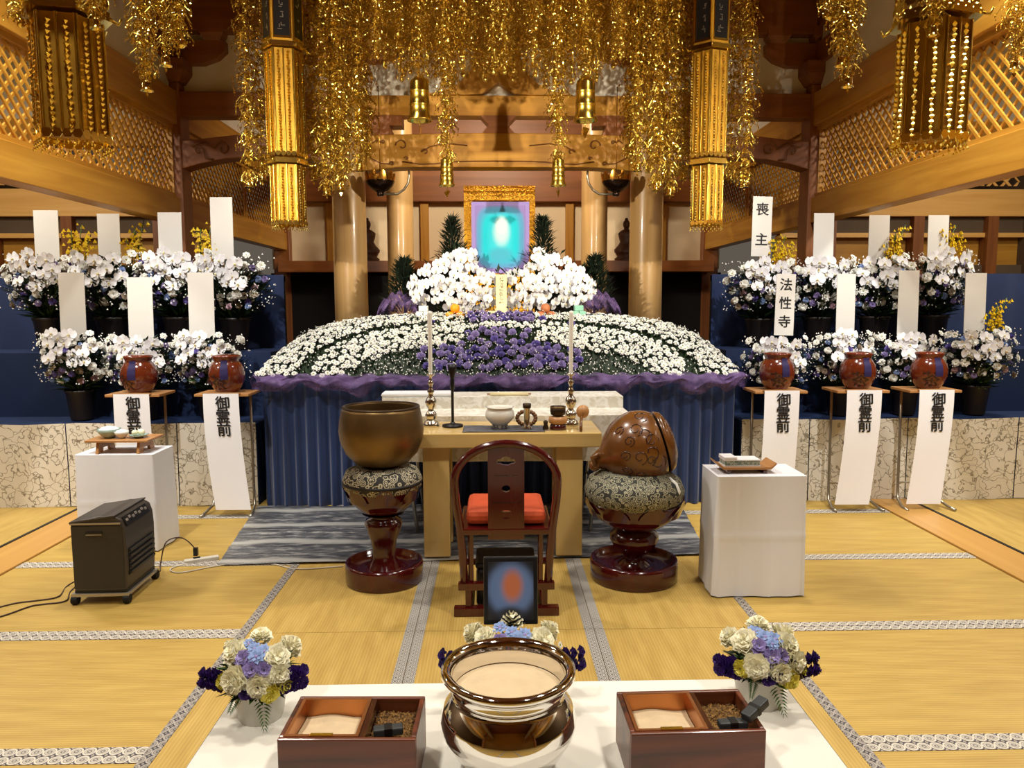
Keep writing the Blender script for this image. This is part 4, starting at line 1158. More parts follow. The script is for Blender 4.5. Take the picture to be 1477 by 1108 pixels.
# ---- great bowl gong and wooden fish on red lacquer stands
def lacquer_stand(label, x, y, rb, rc, hc, prof):
    t = thing('lacquer_stand', label, 'stand', (x, y, .002))
    MB().lathe([(rb, 0), (rb*1.015, .01), (rb*1.02, .10), (rb*1.0, .115), (rb*.95, .115), (rb*.93, .085), (rb*.55, .075), (rb*.45, .08)], 48).build('base_dish', 'lacquer_red', t)
    MB().lathe(prof, 32).build('stem', 'lacquer_red', t)
    MB().lathe([(rb*.30, hc-.17), (rc*.62, hc-.14), (rc*.88, hc-.08), (rc*.98, hc-.02), (rc, hc), (rc*.94, hc), (rc*.86, hc-.05), (rc*.5, hc-.08), (0, hc-.085)], 40).build('cup', 'lacquer_red', t)
    for k in range(8):
        a = 2*PI*k/8 + .2
        def pet(u, v):
            aa = a + (u-.5)*.62*(1-.5*v*v)
            rr = rc*(.92+.12*v) + .004
            return (rr*math.cos(aa), rr*math.sin(aa), hc-.075+.105*v*(1-.25*(2*u-1)**2))
        MB().grid(pet, 6, 5).build('lotus_petal', 'lacquer_red', t)
    return t
st = [(.10, .075), (.085, .10), (.07, .13), (.068, .19), (.075, .24), (.10, .30), (.108, .335), (.10, .36), (.07, .375), (.085, .39), (.12, .40)]
lacquer_stand('red lacquer pedestal with lotus petals under the bronze bowl gong', -.69, 4.23, .22, .215, .56, st)
st2 = [(.10, .075), (.07, .10), (.06, .13), (.075, .15), (.12, .19), (.142, .23), (.14, .26), (.11, .29), (.09, .30)]
lacquer_stand('broad red lacquer pedestal with lotus petals under the wooden fish drum', .765, 4.23, .25, .28, .465, st2)
t = thing('ring_cushion', 'dark round brocade cushion under the bronze bowl gong', 'cushion', (-.69, 4.23, .492))
MB().lathe([(.0, .0), (.13, .0), (.19, .02), (.222, .07), (.226, .11), (.205, .16), (.15, .185), (.08, .18), (0, .17)], 40).build('pad', 'brocade_ring', t)
MB().lathe([(.224, .085), (.231, .092), (.231, .098), (.224, .105)], 40).build('piping', 'black_edge', t)
t = thing('bowl_gong', 'large brown bronze bowl gong on a patterned cushion', 'gong', (-.69, 4.23, .672))
MB().lathe([(0, .0), (.08, .002), (.15, .025), (.205, .085), (.234, .16), (.240, .21), (.234, .27), (.222, .325), (.216, .345), (.206, .347), (.202, .335), (.214, .27), (.218, .20), (.19, .10), (.1, .04), (0, .03)], 64).build('bowl', 'bronze', t)
MB().lathe([(.217, .338), (.220, .343), (.217, .350), (.205, .351), (.203, .343)], 64).build('rim', 'bronze_dark', t)
t = thing('drum_cushion', 'plump grey-green brocade cushion under the wooden fish drum', 'cushion', (.755, 4.2, .400))
MB().lathe([(.0, .0), (.14, .0), (.22, .03), (.275, .09), (.285, .14), (.26, .20), (.19, .245), (.1, .25), (0, .22)], 44).build('pad', 'brocade_ring2', t)
MB().tube([(.17, -.14, .235), (.20, -.16, .20), (.215, -.168, .16), (.21, -.172, .13)], [.005, .012, .014, .010], 8).build('white_tassel', 'offering_white', t)
t = thing('wooden_fish_drum', 'carved brown wooden fish drum tilted on its cushion', 'drum', (.755, 4.2, .645))
t.scale = (1.07, 1.07, 1.07)
mx = Matrix.Translation((-.20, 0, .055)) @ Matrix.Rotation(R(74), 4, 'Y') @ Matrix.Rotation(0, 4, 'Z')
prof = [(.0, -.03), (.035, -.02), (.045, .0), (.06, .03), (.115, .065), (.165, .115), (.197, .18), (.205, .24), (.192, .30)]
MB().lathe(prof + [(.172, .338), (.166, .341)], 48, mx=mx, ry=.95).build('body', 'mokugyo_wood', t)
MB().lathe([(.167, .340), (.115, .343), (.115, .350), (.164, .353)], 40, mx=mx, ry=.95).build('sound_slot', 'shade_black', t)
MB().lathe([(.164, .352), (.169, .355), (.155, .385), (.11, .41), (.05, .422), (0, .425)], 48, mx=mx, ry=.95).build('lower_lip', 'mokugyo_wood', t)
mb = MB()
def on_fish(a, h, k=1.005):
    for (r0, h0), (r1, h1) in zip(prof, prof[1:]):
        if h0 <= h <= h1:
            r = r0+(r1-r0)*(h-h0)/(h1-h0); break
    else: r = .18
    return mx @ Vector((r*k*math.cos(a), r*k*.95*math.sin(a), h))
for (ca, ch, rr, tn) in ((-2.05, .17, .03, 1.3), (-1.4, .25, .028, 1.3), (-1.6, .26, .05, .7), (-2.1, .25, .05, .7), (-1.2, .12, .03, 1.2), (-2.5, .14, .03, 1.2), (-1.9, .28, .045, 1.2), (-1.55, .20, .04, 1.1), (-1.25, .29, .05, 1.3), (-2.3, .22, .04, 1.2), (-1.0, .18, .035, 1.1), (-1.7, .13, .03, 1.2), (-2.7, .27, .045, 1.2), (-.6, .26, .045, 1.2)):
    pts = []
    for i in range(24):
        f = i/23; a = tn*2*PI*f; q = rr*(1-.7*f)
        pts.append(on_fish(ca+q*math.cos(a)*5, ch+q*math.sin(a)))
    mb.tube(pts, .0028, 5)
mb.build('carved_scroll', 'box_wood_dark', t, kind='stuff')
MB().ball((-.215, -.01, .03), .032, 10, 8, 0, (1, 1.3, 1)).tube([(-.215, -.05, .04), (-.235, -.05, .08), (-.20, -.05, .10)], .012, 8).build('dragon_handle', 'mokugyo_wood', t)

# ---- cloth-covered side tables
def cloth_table(label, x0, x1, y0, y1, h, mats, flare=.012, fold=0):
    cx, cy = (x0+x1)/2, (y0+y1)/2
    t = thing('side_table', label, 'table', (cx, cy, 0))
    hx, hy = (x1-x0)/2, (y1-y0)/2
    MB().box(-hx+.02, hx-.02, -hy+.02, hy-.02, h-.03, h-.006).build('table_top', 'tray_wood', t)
    for sx in (-1, 1):
        for sy in (-1, 1):
            MB().box(-.015, .015, -.015, .015, .0, h-.03).build('leg', 'tray_wood', t, (sx*(hx-.04), sy*(hy-.04), 0))
    mb = MB()
    mb.grid(lambda u, v: (-hx+2*hx*u, -hy+2*hy*v, h), 8, 8, smooth=False)
    rc = .012
    loop = []
    for (cx_, cy_, a0) in ((-hx+rc, -hy+rc, PI), (hx-rc, -hy+rc, PI*1.5), (hx-rc, hy-rc, 0), (-hx+rc, hy-rc, PI/2)):
        for k in range(4):
            a = a0 + PI/2*k/3
            loop.append((cx_+rc*math.cos(a), cy_+rc*math.sin(a), math.cos(a), math.sin(a)))
    per = []
    for i in range(len(loop)):
        A, B = loop[i], loop[(i+1) % len(loop)]
        L = math.hypot(B[0]-A[0], B[1]-A[1]); m = max(1, int(L/.012))
        for k in range(m):
            f = k/m
            per.append(tuple(A[q]+(B[q]-A[q])*f for q in range(4)))
    per.append(per[0]); N_ = len(per)-1
    def f(u, v):
        x, y, nx, ny = per[int(round(u*N_))]
        s_ = x*ny*-1+y*nx
        k = v*(flare*(1+.5*math.sin(s_*16)) + .003*math.sin(s_*48)) + fold*(math.exp(-((v-.5)/.02)**2)+math.exp(-((x-.05)/.006)**2)+math.exp(-((x+.12)/.006)**2))
        return (x+nx*k, y+ny*k, h-(h-.008)*v)
    mb.grid(f, N_, 34)
    mb.build('tablecloth', mats, t)
    return t
cloth_table('white cloth-covered side table carrying the book tray', 1.15, 1.635, 3.91, 4.22, .67, 'cloth_white', .012, .003)
cloth_table('white cloth-covered side table behind the heater', -2.735, -2.235, 4.77, 5.08, .64, 'cloth_white', .010, .002)
# tray with book boxes (right)
t = thing('book_tray', 'wooden tray with flared ends on the right side table', 'tray', (1.33, 4.05, .672))
mb = MB().box(-.13, .13, -.08, .08, .022, .034)
for s in (-1, 1): mb.add([(s*.13, -.08, .022), (s*.13, .08, .022), (s*.16, .08, .05), (s*.16, -.08, .05), (s*.13, -.08, .034), (s*.13, .08, .034), (s*.158, .08, .058), (s*.158, -.08, .058)], [(0,1,2,3),(4,5,6,7),(0,4,7,3),(1,5,6,2),(3,7,6,2),(0,1,5,4)])
mb.build('tray_board', 'tray_wood', t)
for s in (-1, 1): MB().box(-.01, .01, -.075, .075, 0, .022).build('foot', 'lacquer_red', t, (s*.10, 0, 0))
t = thing('sutra_box', 'white sutra book with a patterned teal edge on the tray', 'book', (1.31, 4.05, .706))
MB().box(-.10, .10, -.055, .055, 0, .006).build('back_cover', 'paper_white', t)
brocade('teal_pattern', S(108, 138, 132), S(186, 196, 186), 60)
MB().box(-.095, .095, -.052, .052, .006, .032).build('pages', 'teal_pattern', t)
MB().box(-.10, .10, -.055, .055, .032, .037).build('front_cover', 'paper_white', t)
MB().box(-.10, -.03, -.055, .055, .037, .052).build('folded_leaf', 'paper_white', t, bevel=.003)
# offering tray with bowls (left)
t = thing('offering_tray', 'pale wooden footed tray on the left side table', 'tray', (-2.47, 4.9, .642))
MB().box(-.20, .20, -.12, .12, .075, .09).build('tray_board', 'tray_wood', t, bevel=.003)
for s in (-1, 1):
    MB().prism([(-.11, 0), (-.09, .075), (.09, .075), (.11, 0), (.05, 0), (.04, .03), (-.04, .03), (-.05, 0)], -.009, .009, 0, Matrix(((0,0,1,0),(1,0,0,0),(0,1,0,0),(0,0,0,1)))).build('foot', 'tray_wood', t, (s*.13, 0, 0))
OZ = .642+.091
def small_bowl(label, x, y, r, h, mt, fill=None):
    t = thing('offering_bowl', label, 'bowl', (x, y, OZ), 0, 'bowls on the offering tray')
    MB().lathe([(r*.45, 0), (r*.5, .006), (r*.6, .01), (r*.9, h*.6), (r, h), (r*.93, h), (r*.8, h*.6), (r*.4, .014), (0, .013)], 24).build('body', mt, t)
    if fill: MB().lathe([(r*.9, h*.85), (r*.6, h*1.15), (0, h*1.3)], 16).build('contents', fill, t)
small_bowl('celadon bowl heaped with white rice on the offering tray', -2.56, 4.88, .072, .06, 'celadon', 'offering_white')
small_bowl('small grey bowl beside the celadon bowl on the offering tray', -2.47, 4.86, .045, .045, 'ceramic_white', 'offering_white')
small_bowl('low dish at the right of the offering tray', -2.37, 4.88, .06, .02, 'celadon')
for i, (dx, dy) in enumerate(((-.02, -.01), (.022, .0), (0, .025))):
    o = thing('rice_dumpling', 'round pale dumpling, %s of three on the right dish' % ('leftmost', 'rightmost', 'rearmost')[i], 'dumpling', (-2.37+dx, 4.88+dy, OZ+.016), 0, 'dumplings on the dish')
    MB().ball((0, 0, .018), .019, 10, 8).build('dough', 'petal_cream', o)

# ---- fan heater
hp = [(-.135, 0), (.135, 0), (.142, .10), (.145, .26), (.14, .34), (.125, .385), (.09, .405), (.02, .405), (-.135, .375)]
YX = Matrix(((1,0,0,0),(0,0,1,0),(0,1,0,0),(0,0,0,1)))
t = thing('fan_heater', 'dark grey fan heater on castors beside the left side table', 'heater', (-2.165, 4.10, 0), R(2))
MB().prism(hp[::-1], -.185, .185, 0, Matrix.Translation((0, 0, .075)) @ YX).build('body', 'heater_grey', t, bevel=.008)
MB().box(-.132, .132, -.189, -.184, .085, .43).build('side_panel', 'heater_side', t, bevel=.003)
MB().add([(-.137, -.192, .445), (.10, -.192, .478), (.10, .19, .478), (-.137, .19, .445), (-.137, -.192, .453), (.10, -.192, .486), (.10, .19, .486), (-.137, .19, .453)], [(0,3,2,1),(4,5,6,7),(0,1,5,4),(1,2,6,5),(2,3,7,6),(3,0,4,7)]).build('top_panel', 'heater_grey', t)
MB().box(-.136, .125, -.192, -.186, .438, .447).build('trim_strip', 'heater_trim', t)
h = MB().box(-.055, .03, -.194, -.187, .385, .40).build('handle', 'black_plastic', t)
MB().box(-.053, .028, -.196, -.193, .382, .386).build('handle_lip', 'heater_trim', h)
for k in range(5):
    MB().box(.138, .156, -.15, .15, 0, .012).build('louvre_slat', 'heater_side', t, (0, 0, .155+k*.03))
MB().box(.128, .1465, -.155, .155, .148, .295).build('outlet', 'black_plastic', t)
cp = MB().box(0, .006, -.16, .12, 0, .055).build('control_panel', 'black_plastic', t, (.146, 0, .418), (0, R(-30), 0))
for k in range(7):
    MB().box(.005, .010, -.012, .012, -.008, .008).build('button', 'heater_trim', cp, (0, -.135+k*.038, .03+.008*(k % 2)), bevel=.003)
MB().box(-.15, .15, -.195, .195, .045, .06).build('dolly', 'heater_trim', t)
MB().box(-.135, .135, -.18, .18, .058, .077).build('base', 'black_plastic', t)
for sx in (-1, 1):
    for sy in (-1, 1):
        c = MB().box(-.014, .014, -.014, .014, .03, .05).build('castor', 'black_plastic', t, (sx*.135, sy*.18, 0))
        MB().lathe([(.024, -.016), (.026, -.012), (.026, .012), (.024, .016)], 16, mx=Matrix.Translation((0, 0, .026)) @ Matrix.Rotation(PI/2, 4, 'Y')).build('wheel', 'rubber', c)
def cord(name, label, pts, r, mt, plug=False):
    t = thing(name, label, 'cord', (0, 0, 0))
    # smooth through the points
    out = []
    P_ = [Vector(p) for p in pts]
    for i in range(len(P_)-1):
        p0, p1, p2, p3 = P_[max(i-1, 0)], P_[i], P_[i+1], P_[min(i+2, len(P_)-1)]
        for k in range(8):
            f = k/8
            out.append(.5*((2*p1)+(p2-p0)*f+(2*p0-5*p1+4*p2-p3)*f*f+(3*p1-p0-3*p2+p3)*f**3))
    out.append(P_[-1])
    MB().tube(out, r, 6).build('cable', mt, t)
    if plug:
        q = P_[-1]
        MB().box(-.012, .012, -.012, .012, 0, .05).build('plug', 'black_plastic', t, q)
    return t
F_ = lambda x, y, dz=.005: tuple(at(x, y, z=0) + Vector((0, 0, dz)))
cord('heater_cord', 'brown cord running from the heater to the left edge', [tuple(Vector((-2.31, 4.1, .10))), F_(98, 846), F_(84, 862), F_(50, 868), F_(20, 872), F_(-30, 885)], .004, 'cord_brown')
cord('extension_cord', 'second brown cord curling on the tatami left of the heater', [tuple(Vector((-2.31, 4.16, .08))), F_(104, 852), F_(95, 868), F_(62, 873), F_(44, 876), F_(10, 888), F_(-30, 900)], .004, 'cord_brown')
cord('power_cord', 'brown power cord arching from the heater to the socket block', [tuple(Vector((-2.0, 4.27, .05))), F_(232, 812), tuple(at(240, 782, Y=4.55)), tuple(at(262, 776, Y=4.6)), tuple(at(280, 790, Y=4.6)), F_(283, 808, .03)], .004, 'cord_brown', True)
t = thing('socket_block', 'small cream socket strip on the tatami by the dark sheet', 'socket', F_(291, 810, .0))
MB().box(-.10, .10, -.02, .02, 0, .024).build('body', 'cord_white', t, (0, 0, 0), (0, 0, R(25)), bevel=.004)
MB().box(-.02, .02, -.012, .012, .024, .028).build('outlet', 'black_plastic', t, (-.03, 0, 0), (0, 0, R(25)))
cord('white_cord', 'thin pale cord looping from the socket strip across the dark sheet', [F_(300, 808), F_(255, 818), F_(246, 824), F_(262, 827), F_(310, 818), F_(360, 812), F_(395, 815), F_(430, 822), F_(495, 818)], .004, 'cord_white')

# ---- tea jar stands
jar_prof = [(.0, .0), (.075, .0), (.08, .006), (.11, .05), (.128, .10), (.132, .14), (.122, .19), (.10, .225), (.088, .235), (.092, .245), (.10, .262), (.097, .275), (.085, .278), (.06, .276), (.0, .276)]
glyphs = {c: glyph(c, .108, bold=.022, shear=-.05) for c in '御霊前'}
tea = glyph('茶', .13, 'character', 'jar_ink', .015)
def jar_stand(px, side_lab, lean):
    p = at(px, 565, Y=5.68)
    X = p.x
    t = thing('jar_stand', 'folding metal-legged wooden stand ' + side_lab, 'stand', (X, 5.68, 0))
    MB().box(-.20, .20, -.13, .15, .915, .935).build('shelf_board', 'tray_wood', t, bevel=.003)
    for s in (-1, 1):
        MB().tube([(s*.14, .10, .915), (s*.145, .08, .5), (s*.15, .06, .12), (s*.16, .03, .05), (s*.18, -.08, .018), (s*.185, -.16, .013)], .011, 8).build('leg', 'steel_tube', t)
    MB().tube([(-.15, .06, .18), (.15, .06, .18)], .008, 8).build('crossbar', 'steel_tube', t)
    b = thing('paper_banner', 'white paper banner with black writing ' + side_lab, 'banner', (X-.0, 5.545, .94), 0, 'paper banners on the jar stands')
    hh = .88
    def bf(u, v): return (-.132+.264*u + lean*v*v, -.004 - .012*v - .006*math.sin(v*5+u), -hh*v)
    MB().grid(bf, 6, 24).build('paper', 'paper_white', b)
    MB().box(-.14, .14, -.004, .01, -.003, .006).build('hanging_rod', 'tray_wood', b)
    for i, c in enumerate('御霊前'):
        v = (.07+.098*i)/hh
        o = inst('character', glyphs[c], b, (lean*v*v+.012, -.008-.012*v-.006*math.sin(v*5+.5), -hh*v))
    j = thing('tea_jar', 'brown tea jar with purple tag ' + side_lab, 'jar', (X+.005, 5.67, .936), U(-.15, .15), 'tea jars on the stands')
    MB().lathe(jar_prof, 36).build('jar_body', 'jar_glaze', j)
    MB().lathe([(.101, .262), (.104, .268), (.102, .278), (.06, .286), (0, .288)], 28).build('lid', 'jar_glaze', j)
    MB().tube([(-.012+.012*math.cos(a), 0, .292+.022*math.sin(a)) for a in [PI*k/8*1.0 for k in range(9)]], .003, 6).build('wire_loop', 'black_iron', j)
    # tag following the belly
    def rad(z):
        for (r0, h0), (r1, h1) in zip(jar_prof, jar_prof[1:]):
            if h0 <= z <= h1 and h1 > h0: return r0+(r1-r0)*(z-h0)/(h1-h0)
        return .1
    def tg(u, v):
        z = .245-.14*v; r = max(rad(z), .10)+.004; a = -PI/2+.12+(u-.5)*.44
        return (r*math.cos(a), r*math.sin(a), z)
    MB().grid(tg, 6, 10).build('tag', 'tag_purple', j)
    me = tea.copy()
    for v in me.vertices:
        x, z = v.co.x, v.co.z
        zz = .085+z; r = rad(max(.01, zz))+.0015; a = -PI/2 - .25 + x/.12
        v.co = (r*math.cos(a), r*math.sin(a), zz)
    inst('character', me, j)
jar_stand(202, 'behind the left side table', .03)
jar_stand(328, 'next to the blue stage skirt on the left', .06)
jar_stand(1118, 'nearest the blue stage skirt on the right', -.03)
jar_stand(1234, 'in the middle of the three on the right', -.06)
jar_stand(1336, 'farthest right of the three on the right', -.06)

# ---- front incense table with white cloth
T = .62
t = thing('incense_table', 'long table under a white cloth in the foreground', 'table', (0, 1.5, 0))
MB().box(-.68, .68, -.31, .33, T-.04, T-.004).build('table_top', 'tray_wood', t)
for sx in (-1, 1):
    for sy in (-.27, .29): MB().box(-.02, .02, -.02, .02, 0, T-.04).build('leg', 'tray_wood', t, (sx*.63, sy, 0))
mb = MB().box(-.70, .70, -.335, .35, T-.003, T)
mb.grid(lambda u, v: (-.70+1.4*u, .352+.02*v+.006*math.sin(u*40)*v, T-.001-.4*v), 60, 5)
mb.grid(lambda u, v: (-.70+1.4*u, -.337-.02*v-.006*math.sin(u*40)*v, T-.001-.4*v), 60, 5)
for s in (-1, 1): mb.grid(lambda u, v: (s*(.702+.02*v+.005*math.sin(u*20)*v), -.335+.685*u, T-.001-.4*v), 30, 5)
tcl = mb.build('tablecloth', 'cloth_cream', t)
# centre runner crease of the cloth
# incense boxes
def incense_box(label, cx, cy, rz):
    t = thing('incense_box', label, 'incense box', (cx, cy, T), rz, 'incense boxes on the white table')
    W, D, H, w_ = .138, .084, .118, .011
    MB().box(-W, W, -D, -D+w_, 0, H).box(-W, W, D-w_, D, 0, H).box(-W, -W+w_, -D+w_, D-w_, 0, H).box(W-w_, W, -D+w_, D-w_, 0, H).box(-W+w_, W-w_, -D+w_, D-w_, 0, .012).build('box_body', 'box_wood', t, bevel=.003)
    MB().box(.022, .034, -D+w_, D-w_, .012, H-.002).build('divider', 'box_wood_dark', t)
    x0, x1, y0, y1 = -W+w_, .022, -D+w_, D-w_
    b = .007
    ln = MB()
    ln.frustum((x0, x1, y0, y0+b), (x0, x1, y0, y0+b), .05, H+.001).frustum((x0, x1, y1-b, y1), (x0, x1, y1-b, y1), .05, H+.001)
    ln.box(x0, x0+b, y0+b, y1-b, .05, H+.001).box(x1-b, x1, y0+b, y1-b, .05, H+.001).box(x0+b, x1-b, y0+b, y1-b, .04, .055)
    ln.build('copper_liner', 'copper_liner', t)
    MB().grid(lambda u, v: (x0+b+.001+(x1-x0-2*b-.002)*u, y0+b+.001+(y1-y0-2*b-.002)*v, .082+.003*math.sin(u*7+v*5)), 16, 12).build('ash_bed', 'ash', t)
    MB().box(-.075, -.03, y0-.001, y0+b+.001, H+.001, H+.003).build('maker_plate', 'brass_plate', t)
    gx0, gx1 = .036, W-w_-.001
    mb = MB().grid(lambda u, v: (gx0+(gx1-gx0)*u, y0+.001+(y1-y0-.002)*v, .085+.012*math.sin(PI*u)*math.sin(PI*v)), 10, 10)
    for k in range(900):
        u, v = rnd(), rnd()
        p = Vector((gx0+(gx1-gx0)*u, y0+.002+(y1-y0-.004)*v, .086+.012*math.sin(PI*u)*math.sin(PI*v)))
        leaf(mb, p, (U(-1, 1), U(-1, 1), U(0, .8)), U(.004, .009), U(.0012, .0022), rnd() < .4)
    mb.build('incense_grains', ['incense_grain', 'grain_dark'], t, kind='stuff')
    return t
incense_box('brown wooden incense box left of the silver burner', -.338, 1.494, R(-1.5))
incense_box('brown wooden incense box right of the silver burner', .366, 1.500, R(1.2))
def charcoal(label, loc_, rz, two):
    t = thing('charcoal_stick', label, 'charcoal', loc_, rz)
    MB().box(-.03, .03, -.011, .011, 0, .016).build('block', 'charcoal', t, bevel=.003)
    MB().box(-.008, .008, -.0118, .0118, -.0004, .0166).build('band', 'black_iron', t)
charcoal('grey charcoal stick lying on the grains in the left incense box', (-.262, 1.448, .738-.012), R(10), False)
charcoal('grey charcoal stick lying in the grains of the right incense box', (.445, 1.447, .729), R(4), False)
t = thing('charcoal_stick', 'grey charcoal stick leaning over the right rim of its box', 'charcoal', (.497, 1.462, .754), R(38))
t.rotation_euler = (0, R(-16), R(35))
MB().box(-.033, .033, -.012, .012, -.002, .016).build('block', 'charcoal', t, bevel=.003)
MB().box(-.004, .004, -.0125, .0125, -.0025, .0165).build('band', 'black_iron', t)
# mirror-bright incense burner
t = thing('incense_burner', 'large mirror-bright round incense burner filled with ash', 'incense burner', (-.016, 1.485, T))
MB().lathe([(.062, .0), (.07, .004), (.064, .018), (.075, .028), (.115, .055), (.138, .095), (.142, .12), (.134, .148), (.118, .166), (.113, .172), (.114, .180), (.119, .184), (.120, .19), (.117, .196), (.124, .205), (.136, .213), (.1405, .220), (.139, .228), (.131, .231), (.122, .227), (.118, .215), (.116, .19), (.11, .15), (.0, .14)], 72).build('vessel', 'chrome', t)
MB().lathe([(.1155, .178), (.09, .182), (.05, .188), (0, .19)], 48).build('ash_bed', 'ash', t)
for k in range(3):
    a = 2*PI*k/3 + PI/6
    MB().lathe([(.012, 0), (.016, .01), (.014, .03), (.02, .045)], 12).build('foot', 'chrome', t, (.085*math.cos(a), .085*math.sin(a), 0))

# ---- little flower pots on the front table
WB = carnation(.026, ['petal_cream'], ((1, 13, -.1), (.9, 12, .15), (.7, 10, .4), (.45, 8, .6), (.2, 5, .75)))
YB = carnation(.022, ['petal_yellow'], ((1, 12, -.1), (.85, 11, .2), (.6, 9, .45), (.3, 6, .6)))
LB = carnation(.025, ['petal_lilac'], ((1, 9, 0), (.7, 8, .3), (.4, 6, .5)))
BB = daisy(.024, 10, ['petal_blue', 'petal_lilac'], .2)
PB = carnation(.015, ['petal_deep'])
TB = daisy(.010, 8, ['petal_white', 'mum_centre'], .35)
def fern(mb, p, d, l):
    d = Vector(d).normalized(); p = Vector(p); s = d.cross(Vector((0, 1, .2))).normalized()
    for k in range(12):
        f = k/12; q = p + d*l*f; wl = l*.28*(1-f)+.004
        for sg in (-1, 1):
            mb.add([q, q+d*.006+s*sg*wl*.5, q+d*.012+s*sg*wl, q+d*.001+s*sg*wl*.5], [(0, 1, 2, 3)], 1, True)
def pot_flowers(label, px, py, seed, wide=1.0, lift=0.):
    random.seed(seed)
    p = at(px, py, z=T)
    t = thing('flower_pot', label, 'flowers', (p.x, p.y, T), 0, 'small flower pots on the white table')
    MB().lathe([(.050, 0), (.052, .004), (.062, .075), (.063, .08), (.059, .08), (.055, .055), (0, .055)], 28).build('pot', 'pot_frost', t)
    mb = MB()
    for k in range(170):
        a = U(0, 2*PI); f = rnd()
        leaf(mb, (.035*math.cos(a)*wide, .035*math.sin(a), .075+.05*f), (math.cos(a)*wide, math.sin(a), U(-.3, 1)), U(.03, .07), U(.005, .010), rnd() < .5)
    fern(mb, (.02, -.05, .09), (.15, -.35, -.9), .09)
    fern(mb, (-.03, -.05, .09), (-.3, -.5, -.7), .05)
    mb.build('foliage', ['leaf_dark', 'leaf_mid'], t, kind='stuff')
    def put(me, name, x, y, z, s=1.0):
        z = .02 + z*.82
        n = Vector((x*7/wide, y*7-.25, (z-.11)*10))
        inst(name, me, t, (x, y, z), look(n, U(0, 6)), s)
    q = wide
    for (x, z, y) in ((-.045, .175, -.02), (.05, .17, -.03), (.02, .115, -.075), (-.035, .13, -.07), (.06, .135, -.05), (.0, .20, .02), (.065, .165, .03), (-.065, .16, .03)):
        put(WB, 'chrysanthemum', x*q, y, z, U(1.15, 1.4))
    for (x, z, y) in ((-.065, .115, -.055), (.075, .105, -.05), (.045, .092, -.075)):
        put(YB, 'carnation', x*q, y, z, U(1.0, 1.25))
    for (x, z, y) in ((.005, .155, -.065), (-.02, .175, -.045), (.03, .15, -.06)): put(LB, 'carnation', x*q, y, z, U(.8, 1.05))
    for (x, z, y) in ((.0, .195, -.03), (.022, .19, -.035), (-.02, .20, -.01), (.01, .185, -.05)): put(BB, 'delphinium', x*q, y, z, U(.75, 1.0))
    for (sx, z0) in ((-1, .12), (1, .125), (1, .095), (-1, .10)):
        for k in range(4):
            put(PB, 'statice', sx*(.075+.013*k)*q, -.04-.01*(z0 < .11), z0+.004*k, U(1.1, 1.4))
    for k in range(4): put(PB, 'statice', (-.01+.012*k)*q, -.08, .092+.004*k)
    for k in range(16):
        a = U(PI, 2*PI); put(TB, 'button_flower', .085*math.cos(a)*q, .075*math.sin(a), U(.085, .16), U(.7, 1.1))
    return t
pot_flowers('small pot of mixed white, lilac and yellow flowers at the left table corner', 377, 1032, 3)
pot_flowers('small pot of mixed white, violet and yellow flowers at the right table corner', 1094, 1012, 9)
o = pot_flowers('wide low pot of white flowers behind the silver burner', 738, 1004, 5, 1.45)
# ---- small photograph stand behind the burner
def photo_mat(name, stops, cx, cz, rx, rz, blob, box=False):
    m, nt, b = newmat(name)
    tc = nd(nt, 'ShaderNodeTexCoord')
    def ell(cx, cz, rx, rz):
        sb = nd(nt, 'ShaderNodeVectorMath', operation='SUBTRACT'); sb.inputs[1].default_value = (cx, 0, cz)
        nt.links.new(tc.outputs['Object'], sb.inputs[0])
        ml = nd(nt, 'ShaderNodeVectorMath', operation='MULTIPLY'); ml.inputs[1].default_value = (1/rx, 0, 1/rz)
        nt.links.new(sb.outputs[0], ml.inputs[0])
        if box and rx > .15 and cz == .69:
            pw = nd(nt, 'ShaderNodeVectorMath', operation='MULTIPLY'); nt.links.new(ml.outputs[0], pw.inputs[0]); nt.links.new(ml.outputs[0], pw.inputs[1])
            ln = nd(nt, 'ShaderNodeVectorMath', operation='LENGTH'); nt.links.new(pw.outputs[0], ln.inputs[0])
            return ln.outputs['Value']
        ln = nd(nt, 'ShaderNodeVectorMath', operation='LENGTH'); nt.links.new(ml.outputs[0], ln.inputs[0])
        return ln.outputs['Value']
    r1 = ramp(nt, stops, 'EASE'); nt.links.new(ell(cx, cz, rx, rz), r1.inputs[0])
    col = r1.outputs[0]
    for (bx, bz, brx, brz, c) in blob:
        rr = ramp(nt, [(.35, (1, 1, 1, 1)), (1, (0, 0, 0, 1))], 'EASE'); nt.links.new(ell(bx, bz, brx, brz), rr.inputs[0])
        mx = nd(nt, 'ShaderNodeMix', data_type='RGBA')
        nt.links.new(rr.outputs[0], mx.inputs[0]); nt.links.new(col, mx.inputs[6]); mx.inputs[7].default_value = c
        col = mx.outputs[2]
    nt.links.new(col, b.inputs['Base Color']); b.inputs['Roughness'].default_value = .35
    MATS[name] = m
photo_mat('print_small', [(0, S(120, 150, 196)), (.6, S(104, 132, 180)), (.95, S(40, 44, 54)), (1, S(30, 32, 38))], 0, .09, .075, .085, [(.004, .098, .036, .055, S(206, 120, 78)), (0, .025, .05, .03, S(36, 38, 44))])
t = thing('photo_stand', 'small black-framed photograph on a slim stand behind the burner', 'photo frame', (-.004, 1.80, T))
MB().box(-.045, .045, -.03, .03, 0, .008).build('base', 'black_iron', t, bevel=.002)
MB().box(-.006, .006, .004, .012, .008, .2).build('post', 'black_iron', t)
f = MB().box(-.068, .068, 0, .012, 0, .17).build('frame', 'black_plastic', t, (0, 0, .178), (R(-6), 0, 0), bevel=.003)
MB().box(-.057, .057, -.0015, .0, .012, .158).build('photograph', 'print_small', f)

